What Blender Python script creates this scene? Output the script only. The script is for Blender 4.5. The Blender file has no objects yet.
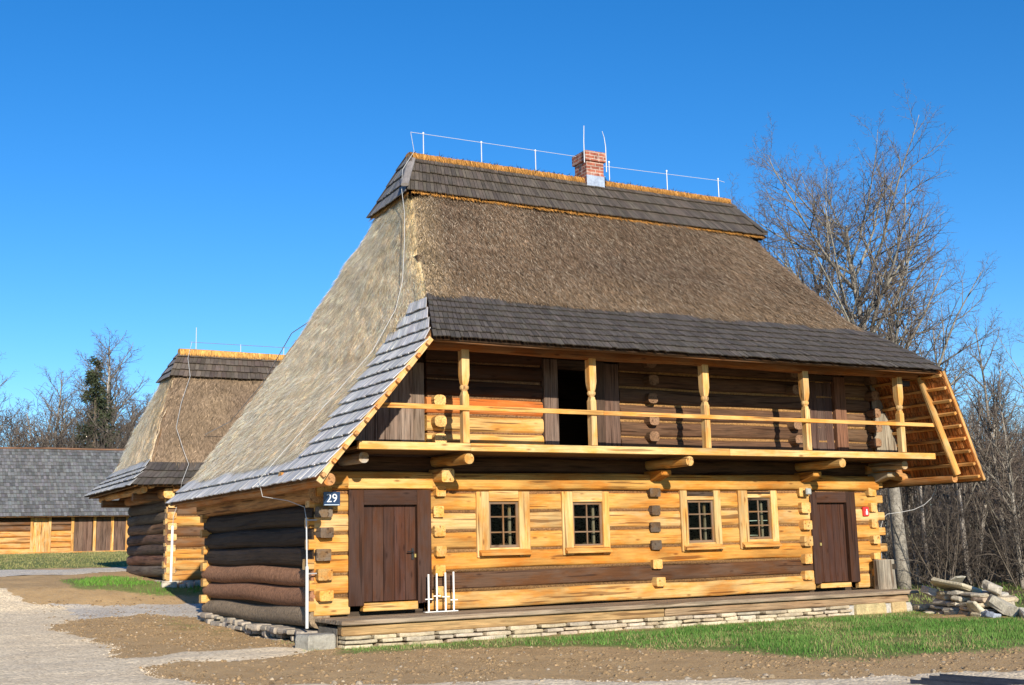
import bpy, math, random
import numpy as np
from mathutils import Vector, Matrix
R = random.Random(11)
NR = np.random.RandomState(5)
scene = bpy.context.scene
COL = scene.collection
rad = math.radians

# ------------------------------------------------------------------ helpers
def tag(o, label=None, cat=None, group=None, kind=None):
    if label: o['label'] = label
    if cat: o['category'] = cat
    if group: o['group'] = group
    if kind: o['kind'] = kind
    return o

def empty(name, loc=(0, 0, 0), label=None, cat=None, group=None, rz=0):
    o = bpy.data.objects.new(name, None)
    COL.objects.link(o)
    o.location = loc
    o.rotation_euler = (0, 0, rz)
    o.empty_display_size = .3
    return tag(o, label, cat, group)

def V(*a): return np.array(a, float)
def nrm(v):
    v = np.asarray(v, float)
    return v / (np.linalg.norm(v) + 1e-12)
def jit(c, a=.12, rng=R):
    k = 1 + rng.uniform(-a, a)
    return tuple(max(0, x * k * (1 + rng.uniform(-a, a) * .12)) for x in c)

class MB:
    """collects geometry with a colour and a grain coordinate per vertex"""
    def __init__(s):
        s.v = []; s.f = []; s.c = []; s.g = []; s.n = 0
    def add(s, vs, fs, col, g):
        b = s.n
        s.v.extend(vs); s.n += len(vs)
        if isinstance(col, tuple): s.c.extend([col] * len(vs))
        else: s.c.extend(col)
        s.g.extend(g)
        s.f.extend([tuple(i + b for i in f) for f in fs])
    def hexa(s, P, col, L=None):
        """8 corners: 0-3 at start (ring), 4-7 at end"""
        o = (R.uniform(0, 60), R.uniform(0, 60), R.uniform(0, 60))
        P = [np.asarray(p, float) for p in P]
        ln = np.linalg.norm(P[4] - P[0]); a = np.linalg.norm(P[1] - P[0]); b = np.linalg.norm(P[3] - P[0])
        lo = [(0, 0), (a, 0), (a, b), (0, b)]
        g = [(o[0], o[1] + u, o[2] + w) for u, w in lo] + [(o[0] + ln, o[1] + u, o[2] + w) for u, w in lo]
        s.add([tuple(p) for p in P], [(3, 2, 1, 0), (4, 5, 6, 7), (0, 1, 5, 4), (1, 2, 6, 5), (2, 3, 7, 6), (3, 0, 4, 7)], col, g)
    def beam(s, p0, p1, w, h, col, up=(0, 0, 1)):
        p0 = V(*p0); p1 = V(*p1)
        d = nrm(p1 - p0); sd = nrm(np.cross(d, up)); u = np.cross(sd, d)
        q = [-sd * w / 2 - u * h / 2, sd * w / 2 - u * h / 2, sd * w / 2 + u * h / 2, -sd * w / 2 + u * h / 2]
        s.hexa([p0 + k for k in q] + [p1 + k for k in q], col)
    def box(s, x0, x1, y0, y1, z0, z1, col, axis=0):
        c = V((x0 + x1) / 2, (y0 + y1) / 2, (z0 + z1) / 2)
        if axis == 0: s.beam((x0, c[1], c[2]), (x1, c[1], c[2]), y1 - y0, z1 - z0, col)
        elif axis == 1: s.beam((c[0], y0, c[2]), (c[0], y1, c[2]), x1 - x0, z1 - z0, col)
        else: s.beam((c[0], c[1], z0), (c[0], c[1], z1), x1 - x0, y1 - y0, col, up=(0, 1, 0))
    def log(s, p0, p1, w, h, col, ex=3.2, capcol=None, seg=.35, wob=.012, ns=14, taper=0):
        p0 = V(*p0); p1 = V(*p1); L = np.linalg.norm(p1 - p0)
        d = nrm(p1 - p0); up = V(0, 0, 1) if abs(d[2]) < .9 else V(0, 1, 0)
        sd = nrm(np.cross(d, up)); u = np.cross(sd, d)
        n = max(1, int(L / seg)); o = (R.uniform(0, 60), R.uniform(0, 60), R.uniform(0, 60))
        vs = []; gs = []; fs = []
        ph = R.uniform(0, 9); ph2 = R.uniform(0, 9)
        for i in range(n + 1):
            t = i / n; c = p0 + d * L * t
            c = c + u * wob * math.sin(ph + 1.3 * L * t) + sd * wob * .8 * math.sin(ph2 + 1.1 * L * t)
            k = 1 + taper * (t - .5)
            for j in range(ns):
                a = 2 * math.pi * (j + .5) / ns
                ca, sa = math.cos(a), math.sin(a)
                x = math.copysign(abs(ca) ** (2 / ex), ca) * w / 2 * k * (1 + R.uniform(-.02, .02))
                z = math.copysign(abs(sa) ** (2 / ex), sa) * h / 2 * k * (1 + R.uniform(-.02, .02))
                vs.append(tuple(c + sd * x + u * z)); gs.append((o[0] + L * t, o[1] + x, o[2] + z))
        for i in range(n):
            for j in range(ns):
                j2 = (j + 1) % ns
                fs.append((i * ns + j, i * ns + j2, (i + 1) * ns + j2, (i + 1) * ns + j))
        s.add(vs, fs, col, gs)
        cc = capcol or tuple(x * 1.08 for x in col)
        for e, off in ((0, 0), (n, n * ns)):
            ring = vs[off:off + ns]; ctr = tuple(np.mean(ring, 0))
            g2 = [(R.uniform(0, 60), o[1] + 3 * math.cos(j), o[2]) for j in range(ns)] + [(o[0], o[1], o[2])]
            g2 = [(o[0] + q[0] * .0, o[1] + (np.dot(V(*p) - V(*ctr), sd)), o[2] + np.dot(V(*p) - V(*ctr), u)) for q, p in zip(g2, ring + [ctr])]
            tri = [((j, (j + 1) % ns, ns) if e else ((j + 1) % ns, j, ns)) for j in range(ns)]
            s.add(ring + [ctr], tri, cc, g2)
    def tube(s, pts, rs, ns, col):
        n = len(pts); vs = []; gs = []; fs = []
        o = R.uniform(0, 50); acc = 0
        pv = None
        for i in range(n):
            a = pts[max(0, i - 1)]; b = pts[min(n - 1, i + 1)]
            d = nrm(V(*b) - V(*a))
            if pv is None:
                pv = nrm(np.cross(d, (.3, .5, .81) if abs(d[2]) > .8 else (0, 0, 1)))
            sd = nrm(pv - d * np.dot(pv, d)); pv = sd; u = np.cross(d, sd)
            if i: acc += np.linalg.norm(V(*pts[i]) - V(*pts[i - 1]))
            for j in range(ns):
                an = 2 * math.pi * j / ns
                q = V(*pts[i]) + (sd * math.cos(an) + u * math.sin(an)) * rs[i]
                vs.append(tuple(q)); gs.append((o + acc, o + rs[i] * math.cos(an), rs[i] * math.sin(an)))
        for i in range(n - 1):
            for j in range(ns):
                j2 = (j + 1) % ns
                fs.append((i * ns + j, i * ns + j2, (i + 1) * ns + j2, (i + 1) * ns + j))
        fs.append(tuple(range(ns - 1, -1, -1))); fs.append(tuple(range((n - 1) * ns, n * ns)))
        s.add(vs, fs, col, gs)
    def lathe(s, c, prof, ns, col, rot=0):
        vs = []; gs = []; fs = []; o = R.uniform(0, 50)
        for r, z in prof:
            for j in range(ns):
                a = 2 * math.pi * j / ns + rot
                vs.append((c[0] + r * math.cos(a), c[1] + r * math.sin(a), c[2] + z))
                gs.append((o + z, r * math.cos(a), r * math.sin(a)))
        for i in range(len(prof) - 1):
            for j in range(ns):
                j2 = (j + 1) % ns
                fs.append((i * ns + j, i * ns + j2, (i + 1) * ns + j2, (i + 1) * ns + j))
        fs.append(tuple(range(ns - 1, -1, -1))); fs.append(tuple(range((len(prof) - 1) * ns, len(prof) * ns)))
        s.add(vs, fs, col, gs)
    def mesh(s, name):
        me = bpy.data.meshes.new(name)
        me.from_pydata(s.v, [], s.f)
        a = me.attributes.new('col', 'FLOAT_COLOR', 'POINT')
        c = np.ones((s.n, 4), np.float32); c[:, :3] = np.array(s.c, np.float32)[:, :3]
        a.data.foreach_set('color', c.ravel())
        a = me.attributes.new('gco', 'FLOAT_VECTOR', 'POINT')
        a.data.foreach_set('vector', np.array(s.g, np.float32).ravel())
        me.update()
        return me
    def build(s, name, mat, parent=None, bevel=0, smooth=False, loc=None):
        me = s.mesh(name); me.materials.append(mat)
        if smooth: me.polygons.foreach_set('use_smooth', [True] * len(me.polygons))
        o = bpy.data.objects.new(name, me); COL.objects.link(o)
        if parent is not None:
            o.parent = parent
            if loc is None:
                # geometry given in world coordinates; the parents here are only translated / rotated
                o.matrix_parent_inverse = WM(parent).inverted()
        if loc is not None: o.location = loc
        if bevel:
            m = o.modifiers.new('bevel', 'BEVEL'); m.width = bevel; m.segments = 1; m.limit_method = 'ANGLE'; m.angle_limit = rad(50)
        return o

def WM(o):
    m = Matrix.LocRotScale(o.location, o.rotation_euler, o.scale)
    return (WM(o.parent) @ o.matrix_parent_inverse @ m) if o.parent else m

def slivers(mb, P, D, N, ln, wd, cols, rng=NR):
    """many thin straw / grass blades: P start, D direction, arrays"""
    n = len(P)
    S = np.cross(D, N); S /= np.linalg.norm(S, axis=1)[:, None] + 1e-9
    ln = ln[:, None]; w = wd[:, None]
    a = P - S * w / 2; b = P + S * w / 2; c = P + D * ln
    vs = np.stack([a, b, c], 1).reshape(-1, 3)
    g = np.repeat(rng.uniform(0, 50, (n, 3)), 3, 0)
    base = mb.n
    mb.v.extend(map(tuple, vs)); mb.n += 3 * n
    mb.c.extend(map(tuple, np.repeat(cols, 3, 0)))
    mb.g.extend(map(tuple, g))
    mb.f.extend([(base + 3 * i, base + 3 * i + 1, base + 3 * i + 2) for i in range(n)])

# ------------------------------------------------------------------ materials
def newmat(name):
    m = bpy.data.materials.new(name); m.use_nodes = True
    nt = m.node_tree; nt.nodes.clear()
    out = nt.nodes.new('ShaderNodeOutputMaterial'); b = nt.nodes.new('ShaderNodeBsdfPrincipled')
    nt.links.new(b.outputs[0], out.inputs[0])
    return m, nt, b
class NT:
    def __init__(s, nt): s.nt = nt
    def n(s, t, **kw):
        x = s.nt.nodes.new(t)
        for k, v in kw.items(): setattr(x, k, v)
        return x
    def l(s, a, b): s.nt.links.new(a, b)
    def attr(s, name): return s.n('ShaderNodeAttribute', attribute_name=name)
    def mapv(s, vec, scale):
        m = s.n('ShaderNodeMapping'); s.l(vec, m.inputs[0]); m.inputs['Scale'].default_value = scale; return m.outputs[0]
    def noise(s, vec, scale, detail=4, rough=.6):
        x = s.n('ShaderNodeTexNoise'); s.l(vec, x.inputs['Vector']); x.inputs['Scale'].default_value = scale
        x.inputs['Detail'].default_value = detail; x.inputs['Roughness'].default_value = rough; return x.outputs[0]
    def ramp(s, fac, pts):
        r = s.n('ShaderNodeValToRGB'); s.l(fac, r.inputs[0]); e = r.color_ramp.elements
        while len(e) < len(pts): e.new(.5)
        for i, (p, c) in enumerate(pts):
            e[i].position = p; e[i].color = (*c, 1) if not isinstance(c, (int, float)) else (c, c, c, 1)
        return r.outputs[0]
    def mix(s, a, b, fac, mode='MIX'):
        m = s.n('ShaderNodeMix', data_type='RGBA', blend_type=mode)
        for sock, val in ((m.inputs[6], a), (m.inputs[7], b), (m.inputs[0], fac)):
            if hasattr(val, 'is_linked') or hasattr(val, 'links'): s.l(val, sock)
            elif isinstance(val, (int, float)): sock.default_value = val if sock.type == 'VALUE' else (val, val, val, 1)
            else: sock.default_value = (*val, 1)
        return m.outputs[2]
    def bump(s, h, b, st, dist=.02):
        x = s.n('ShaderNodeBump'); s.l(h, x.inputs['Height']); x.inputs['Strength'].default_value = st; x.inputs['Distance'].default_value = dist
        s.l(x.outputs[0], b.inputs['Normal'])
    def math(s, op, a, b=0.):
        m = s.n('ShaderNodeMath', operation=op)
        for i, v in enumerate((a, b)):
            if isinstance(v, (int, float)): m.inputs[i].default_value = v
            else: s.l(v, m.inputs[i])
        return m.outputs[0]

def mat_wood(name, rough=.75, knots=.75, grain=.32, blotch=.5, bump=.3, warm=(1.02, .76, .45)):
    m, nt, b = newmat(name); t = NT(nt)
    c = t.attr('col').outputs['Color']; g = t.attr('gco').outputs['Vector']
    g1 = t.noise(t.mapv(g, (1.2, 26, 26)), 1.5, 5, .65)
    g2 = t.noise(t.mapv(g, (.9, 3, 3)), 1.7, 4, .6)
    g3 = t.noise(t.mapv(g, (.5, 1.6, 1.6)), 1.3, 2, .5)
    gr = t.ramp(g1, [(.3, 1 - grain), (.62, 1.1)])
    x = t.mix(c, gr, 1., 'MULTIPLY')
    x = t.mix(x, t.mix(x, warm, 1., 'MULTIPLY'), t.ramp(g2, [(.44, 0), (.60, min(1, blotch * 2))]))
    x = t.mix(x, t.mix(x, (.60, .55, .50), 1., 'MULTIPLY'), t.ramp(g3, [(.47, 0), (.68, .8)]))
    vo = t.n('ShaderNodeTexVoronoi'); t.l(t.mapv(g, (2.1, 6.5, 6.5)), vo.inputs['Vector']); vo.inputs['Scale'].default_value = 1.
    kn = t.ramp(vo.outputs['Distance'], [(.06, knots), (.17, 0.)])
    x = t.mix(x, t.mix(x, (.28, .17, .1), 1., 'MULTIPLY'), kn)
    # long drying cracks
    cr = t.ramp(t.noise(t.mapv(g, (.55, 13, 13)), 1.2, 2, .4), [(.33, 1.), (.375, 0.)])
    x = t.mix(x, t.mix(x, (.25, .17, .12), 1., 'MULTIPLY'), t.math('MULTIPLY', cr, .72))
    t.l(x, b.inputs['Base Color']); b.inputs['Roughness'].default_value = rough
    b.inputs['Specular IOR Level'].default_value = .25
    t.bump(t.math('SUBTRACT', g1, cr), b, bump, .012)
    return m

def mat_simple(name, rough=.85, nscale=6, var=.35, bump=.4, dist=.02, metal=0, spec=.3, fine=40):
    m, nt, b = newmat(name); t = NT(nt)
    c = t.attr('col').outputs['Color']; g = t.attr('gco').outputs['Vector']
    n1 = t.noise(g, nscale, 5, .65); n2 = t.noise(g, fine, 3, .6)
    x = t.mix(c, t.ramp(n1, [(.3, 1 - var), (.7, 1 + var)]), 1., 'MULTIPLY')
    x = t.mix(x, t.ramp(n2, [(.3, 1 - var * .7), (.7, 1 + var * .7)]), 1., 'MULTIPLY')
    t.l(x, b.inputs['Base Color']); b.inputs['Roughness'].default_value = rough; b.inputs['Metallic'].default_value = metal
    b.inputs['Specular IOR Level'].default_value = spec
    if bump: t.bump(t.math('ADD', n1, n2), b, bump, dist)
    return m

def mat_thatch():
    m, nt, b = newmat('thatch'); t = NT(nt)
    c = t.attr('col').outputs['Color']; g = t.attr('gco').outputs['Vector']   # x = down the slope
    w = t.noise(g, 2.2, 2, .5)
    ad = t.n('ShaderNodeVectorMath', operation='MULTIPLY_ADD'); t.l(w, ad.inputs[0]); ad.inputs[1].default_value = (.25, .35, .2); t.l(g, ad.inputs[2])
    n1 = t.noise(t.mapv(ad.outputs[0], (5, 30, 30)), 1.3, 4, .7)
    n2 = t.noise(g, 1.1, 5, .65)
    n3 = t.noise(t.mapv(g, (9, 16, 16)), 1, 3, .7)
    x = t.mix(c, t.ramp(n1, [(.33, .66), (.5, 1.05), (.68, 1.5)]), 1., 'MULTIPLY')
    x = t.mix(x, t.ramp(n2, [(.32, .78), (.68, 1.22)]), 1., 'MULTIPLY')
    x = t.mix(x, t.ramp(n3, [(.35, .78), (.65, 1.22)]), 1., 'MULTIPLY')
    t.l(x, b.inputs['Base Color']); b.inputs['Roughness'].default_value = .9; b.inputs['Specular IOR Level'].default_value = .1
    t.bump(t.math('ADD', n1, n3), b, .6, .025)
    return m

def mat_shingle():
    m, nt, b = newmat('shingle'); t = NT(nt)
    c = t.attr('col').outputs['Color']; g = t.attr('gco').outputs['Vector']
    n1 = t.noise(t.mapv(g, (2, 40, 40)), 1.5, 4, .65); n2 = t.noise(g, 2.5, 4, .6)
    x = t.mix(c, t.ramp(n1, [(.3, .72), (.65, 1.15)]), 1., 'MULTIPLY')
    x = t.mix(x, t.ramp(n2, [(.3, .75), (.7, 1.2)]), 1., 'MULTIPLY')
    t.l(x, b.inputs['Base Color']); b.inputs['Roughness'].default_value = .62; b.inputs['Specular IOR Level'].default_value = .3
    t.bump(n1, b, .4, .01)
    return m

def mat_brick():
    m, nt, b = newmat('brick'); t = NT(nt)
    g = t.attr('gco').outputs['Vector']
    br = t.n('ShaderNodeTexBrick'); t.l(g, br.inputs['Vector'])
    br.inputs['Scale'].default_value = 1; br.inputs['Brick Width'].default_value = .24; br.inputs['Row Height'].default_value = .078
    br.inputs['Mortar Size'].default_value = .009; br.inputs['Color1'].default_value = (.34, .105, .06, 1); br.inputs['Color2'].default_value = (.24, .07, .045, 1)
    br.inputs['Mortar'].default_value = (.42, .34, .28, 1); br.inputs['Bias'].default_value = 0
    n = t.noise(g, 9, 4, .6)
    x = t.mix(br.outputs[0], t.ramp(n, [(.35, .65), (.7, 1.35)]), 1., 'MULTIPLY')
    x = t.mix(x, (.55, .48, .43), t.ramp(t.noise(g, 3.5, 3, .6), [(.55, 0), (.7, .6)]))
    t.l(x, b.inputs['Base Color']); b.inputs['Roughness'].default_value = .9
    t.bump(t.math('SUBTRACT', n, br.outputs[1]), b, .5, .01)
    return m

def mat_glass():
    m, nt, b = newmat('window_glass'); t = NT(nt); nt.nodes.remove(b)
    out = [n for n in nt.nodes if n.type == 'OUTPUT_MATERIAL'][0]
    tr = t.n('ShaderNodeBsdfTransparent'); tr.inputs[0].default_value = (.7, .72, .7, 1)
    gl = t.n('ShaderNodeBsdfGlossy'); gl.inputs['Roughness'].default_value = .03
    fr = t.n('ShaderNodeFresnel'); fr.inputs[0].default_value = 1.13
    mx = t.n('ShaderNodeMixShader'); t.l(fr.outputs[0], mx.inputs[0]); t.l(tr.outputs[0], mx.inputs[1]); t.l(gl.outputs[0], mx.inputs[2]); t.l(mx.outputs[0], out.inputs[0])
    return m

def mat_ground():
    m, nt, b = newmat('soil'); t = NT(nt)
    tc = t.n('ShaderNodeTexCoord').outputs['Object']
    gm = t.attr('grassy').outputs['Fac']; gr = t.attr('grey').outputs['Fac']
    n0 = t.noise(tc, .35, 4, .6); n1 = t.noise(tc, 1.6, 6, .65); n2 = t.noise(tc, 11, 5, .7); n3 = t.noise(tc, 45, 3, .7)
    soil = t.mix((.62, .41, .20), (.47, .305, .148), t.ramp(n1, [(.36, 0), (.66, 1)]))
    soil = t.mix(soil, (.50, .385, .25), t.ramp(n2, [(.5, 0), (.72, .9)]))
    soil = t.mix(soil, (.20, .135, .08), t.ramp(n3, [(.26, .8), (.44, 0)]))
    soil = t.mix(soil, (.56, .46, .33), t.ramp(n3, [(.62, 0), (.74, .7)]))
    turf = t.mix((.16, .215, .055), (.27, .26, .10), t.ramp(n1, [(.35, 0), (.65, 1)]))
    turf = t.mix(turf, (.08, .06, .03), t.ramp(n2, [(.25, .6), (.45, 0)]))
    mk = t.math('ADD', gm, t.math('MULTIPLY', t.math('SUBTRACT', t.math('ADD', t.math('MULTIPLY', n1, .6), t.math('MULTIPLY', n2, .4)), .5), 1.4))
    x = t.mix(soil, turf, t.ramp(mk, [(.38, 0), (.6, 1)]))
    leaf = t.mix((.11, .078, .045), (.19, .145, .095), n2)
    x = t.mix(x, leaf, t.ramp(t.math('ADD', gr, t.math('SUBTRACT', n1, .5)), [(.4, 0), (.6, 1)]))
    t.l(x, b.inputs['Base Color']); b.inputs['Roughness'].default_value = .95; b.inputs['Specular IOR Level'].default_value = .1
    t.bump(t.math('ADD', t.math('MULTIPLY', n2, 1.3), n3), b, .7, .04)
    return m

def mat_gravel(name, c1, c2, c3):
    m, nt, b = newmat(name); t = NT(nt)
    tc = t.n('ShaderNodeTexCoord').outputs['Object']
    n0 = t.noise(tc, .8, 4, .6); n1 = t.noise(tc, 5, 4, .65)
    vo = t.n('ShaderNodeTexVoronoi'); t.l(tc, vo.inputs['Vector']); vo.inputs['Scale'].default_value = 26
    vo2 = t.n('ShaderNodeTexVoronoi'); t.l(tc, vo2.inputs['Vector']); vo2.inputs['Scale'].default_value = 9
    x = t.mix(c1, c2, t.ramp(n0, [(.35, 0), (.65, 1)]))
    sp = t.n('ShaderNodeSeparateColor'); t.l(vo.outputs['Color'], sp.inputs[0])
    x = t.mix(x, t.ramp(sp.outputs[0], [(0, .72), (1, 1.22)]), 1., 'MULTIPLY')
    x = t.mix(x, c3, t.ramp(t.math('ADD', t.math('MULTIPLY', n0, .5), t.math('MULTIPLY', n1, .5)), [(.52, 0), (.64, .65)]))
    x = t.mix(x, t.mix(x, .6, 1., 'MULTIPLY'), t.ramp(vo.outputs['Distance'], [(.55, 0), (.85, .8)]))
    t.l(x, b.inputs['Base Color']); b.inputs['Roughness'].default_value = .95; b.inputs['Specular IOR Level'].default_value = .15
    t.bump(t.math('SUBTRACT', n1, t.math('ADD', vo.outputs['Distance'], vo2.outputs['Distance'])), b, .55, .018)
    return m

def mat_blade(name):
    m, nt, b = newmat(name); t = NT(nt)
    c = t.attr('col').outputs['Color']
    t.l(c, b.inputs['Base Color']); b.inputs['Roughness'].default_value = .7; b.inputs['Specular IOR Level'].default_value = .2
    tl = t.n('ShaderNodeBsdfTranslucent'); t.l(c, tl.inputs[0])
    mx = t.n('ShaderNodeMixShader'); mx.inputs[0].default_value = .25
    out = [n for n in nt.nodes if n.type == 'OUTPUT_MATERIAL'][0]
    t.l(b.outputs[0], mx.inputs[1]); t.l(tl.outputs[0], mx.inputs[2]); t.l(mx.outputs[0], out.inputs[0])
    return m

M = dict(
    wood=mat_wood('pine_timber'),
    oldwood=mat_wood('old_timber', knots=.3, grain=.6, blotch=.15, bump=.8, warm=(1.1, .9, .8)),
    bark_log=mat_simple('bark_log', nscale=14, var=.45, bump=.9, dist=.03, fine=60),
    moss=mat_simple('chinking', nscale=30, var=.5, bump=1., dist=.03, fine=90),
    thatch=mat_thatch(), shingle=mat_shingle(), brick=mat_brick(), glass=mat_glass(),
    stone=mat_simple('stone', nscale=5, var=.28, bump=.5, dist=.03, fine=30),
    metal=mat_simple('galvanised_metal', rough=.4, nscale=5, var=.15, bump=0, metal=.75, spec=.5, fine=20),
    paint=mat_simple('painted_metal', rough=.35, nscale=4, var=.05, bump=0, spec=.5, fine=20),
    plate=mat_simple('enamel', rough=.25, nscale=4, var=.03, bump=0, spec=.5, fine=10),
    bark=mat_simple('tree_bark', nscale=5, var=.35, bump=.7, dist=.02, fine=25),
    needle=mat_blade('needles'), blade=mat_blade('grass_blades'),
    soil=mat_ground(),
    gravel=mat_gravel('pale_gravel', (.86, .70, .48), (.80, .64, .43), (.62, .48, .32)),
    path=mat_gravel('grey_gravel', (.66, .59, .49), (.58, .515, .43), (.72, .60, .44)),
)

PINE = (.54, .305, .085); PINE2 = (.57, .36, .135); PINE3 = (.50, .25, .055)
DARKW = (.055, .028, .019); OLD = (.115, .080, .058); GREYW = (.30, .24, .185)

# ------------------------------------------------------------------ terrain
TY = [-400, 3, 7.2, 10, 12, 13, 14.2, 20, 30, 48, 100, 900]; TZ = [0, 0, .12, .17, .26, .5, .77, 1.05, 1.4, 1.72, 1.9, 2.2]
def smst(a, b, x):
    t = np.clip((np.asarray(x, float) - a) / (b - a), 0, 1); return t * t * (3 - 2 * t)
def terr(x, y): return np.interp(y, TY, TZ) * (1 - .85 * smst(8, 22, x))

def inpoly(X, Y, poly):
    r = np.zeros(X.shape, bool); n = len(poly)
    for i in range(n):
        x0, y0 = poly[i]; x1, y1 = poly[(i + 1) % n]
        if y0 == y1: continue
        c = ((y0 > Y) != (y1 > Y)) & (X < (x1 - x0) * (Y - y0) / (y1 - y0) + x0); r ^= c
    return r
def sdist(X, Y, poly):
    d = np.full(X.shape, 1e9); n = len(poly)
    for i in range(n):
        x0, y0 = poly[i]; x1, y1 = poly[(i + 1) % n]
        dx, dy = x1 - x0, y1 - y0; L = dx * dx + dy * dy + 1e-12
        t = np.clip(((X - x0) * dx + (Y - y0) * dy) / L, 0, 1)
        d = np.minimum(d, np.hypot(X - x0 - t * dx, Y - y0 - t * dy))
    return np.where(inpoly(X, Y, poly), d, -d)
_nz = np.random.RandomState(3).rand(64, 64)
def vnoise(x, y, s):
    x = np.asarray(x) * s; y = np.asarray(y) * s
    xi = np.floor(x).astype(int); yi = np.floor(y).astype(int); fx = x - xi; fy = y - yi
    fx = fx * fx * (3 - 2 * fx); fy = fy * fy * (3 - 2 * fy)
    g = lambda a, b: _nz[a % 64, b % 64]
    return (g(xi, yi) * (1 - fx) + g(xi + 1, yi) * fx) * (1 - fy) + (g(xi, yi + 1) * (1 - fx) + g(xi + 1, yi + 1) * fx) * fy
def fbm(x, y, s): return vnoise(x, y, s) * .5 + vnoise(x + 17, y + 5, s * 2.1) * .3 + vnoise(x + 3, y + 31, s * 4.3) * .2

P_ROAD = [(-5, 21), (-3.6, 14.58), (-3.03, 13.17), (-2.63, 12.69), (-2.1, 12.4), (-2.0, 9.3), (-2.43, 8.66), (-3.16, 7.73), (-3.06, 5.14), (-2.83, 3.44), (-2.64, 3.11), (-3.02, .93), (-3.12, -.7),
          (-3.21, -2.13), (-3.31, -3.45), (-3.0, -5.2), (-1.02, -6.67), (.45, -7.35), (1.62, -8.5), (2.93, -9.25), (4.18, -9.67), (4.94, -10.21), (9, -12.4), (24, -20), (24, -30), (-26, -30), (-26, 21)]
P_PATH1 = [(-2.63, 12.69), (-2.0, 12.5), (-.55, 12.26), (.36, 12.07), (1.16, 12.1), (3, 12.1), (16, 12.0), (16, 8.6), (3, 8.5), (.14, 7.98), (-.25, 8.71), (-.81, 9.8), (-1.76, 9.03), (-2.7, 8.66)]
P_PATH2 = [(-3.4, -.5), (-2.55, -.30), (-2.09, .05), (-1.36, -.36), (-.5, -.45), (-.35, -1.0), (-.83, -1.7), (-1.89, -2.1), (-2.51, -1.6), (-3.4, -2.2)]
P_BACK = [(-27, 23), (-2.63, 22.9), (-1.07, 22.4), (.79, 22.2), (20, 22), (20, 19.9), (.25, 20), (-.24, 19.6), (-1.43, 19.2), (-3.07, 19), (-27, 19)]
G_FRONT = [(.0, -1.3), (12.7, -1.4), (11.5, -2.9), (12.5, -4.3), (14.5, -2.5), (17, 1), (30, 6), (40, -14), (14, -11.0), (9.2, -9.4), (7.39, -8.25), (5.76, -7.92), (4.83, -7.8), (4.24, -7.0), (4.36, -6.2), (3.92, -5.2), (2.9, -3.4), (1.3, -2.5), (-.3, -2.0)]
G_PATCH = [(-1.57, 16.85), (.1, 18.2), (.75, 14.0), (1.9, 14.1), (8, 13.9), (8, 12.6), (1.44, 12.85), (.1, 13.05), (-.82, 13.69), (-1.69, 14.0)]
G_BARN = [(-30, 23.4), (20, 23), (24, 48.6), (-30, 48.6)]
G_RIGHT = [(13.4, -1.2), (15, 9), (24, 7), (40, 2), (40, -14), (16, -6)]

def build_ground():
    xs = np.concatenate([[-900, -400, -180, -90, -55, -38, -28], np.arange(-22, 34.01, .3), [38, 44, 52, 64, 90, 180, 400, 900]])
    ys = np.concatenate([[-400, -180, -90, -50, -35], np.arange(-26, 26.01, .3), np.arange(27, 62, 1.5), [66, 74, 90, 120, 180, 300, 500, 900]])
    X, Y = np.meshgrid(xs, ys); Z = terr(X, Y)
    near = smst(-24, -20, X) * (1 - smst(30, 33, X))
    Z = Z + near * ((fbm(X, Y, .9) - .5) * .05 + (vnoise(X, Y, 2.7) - .5) * .03)
    # small rise of the turned-up soil between road edge and grass
    gm = np.full(X.shape, -2.)
    for p, w in ((G_FRONT, 1.1), (G_PATCH, .45), (G_BARN, .6), (G_RIGHT, .8)):
        d = sdist(X, Y, p); gm = np.maximum(gm, np.clip(.5 + d / w * .5, -1, 1.3))
    strip = sdist(X, Y, [(-1.3, 3.0), (-.1, 2.2), (-.1, 7.3), (-1.3, 7.2)]); gm = np.maximum(gm, np.clip(.32 + strip * .15, -1, .45))
    far = smst(60, 66, Y) + smst(34, 40, X) + smst(22, 28, -X); gm = np.maximum(gm, np.clip(far, 0, 1))
    a = np.arctan2(X + 7, Y + 20); grey = smst(.62, .70, a) * smst(27, 33, np.hypot(X + 7, Y + 20)) + smst(58, 62, Y)
    grey = np.clip(grey, 0, 1) * 1.0
    n, k = X.shape
    me = bpy.data.meshes.new('ground')
    idx = np.arange(n * k).reshape(n, k)
    F = np.stack([idx[:-1, :-1], idx[:-1, 1:], idx[1:, 1:], idx[1:, :-1]], -1).reshape(-1, 4)
    me.from_pydata(np.stack([X, Y, Z], -1).reshape(-1, 3).tolist(), [], F.tolist())
    for nm, ar in (('grassy', gm), ('grey', grey)):
        at = me.attributes.new(nm, 'FLOAT', 'POINT'); at.data.foreach_set('value', ar.astype(np.float32).ravel())
    me.polygons.foreach_set('use_smooth', [True] * len(me.polygons)); me.materials.append(M['soil'])
    o = bpy.data.objects.new('ground', me); COL.objects.link(o); tag(o, kind='structure')
    from mathutils.bvhtree import BVHTree
    return BVHTree.FromPolygons([tuple(v) for v in np.stack([X, Y, Z], -1).reshape(-1, 3)], F.tolist())
BVH = build_ground()
def gz(x, y):
    h = BVH.ray_cast(Vector((float(x), float(y), 50)), Vector((0, 0, -1)))
    return h[0].z if h[0] is not None else 0.

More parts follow.
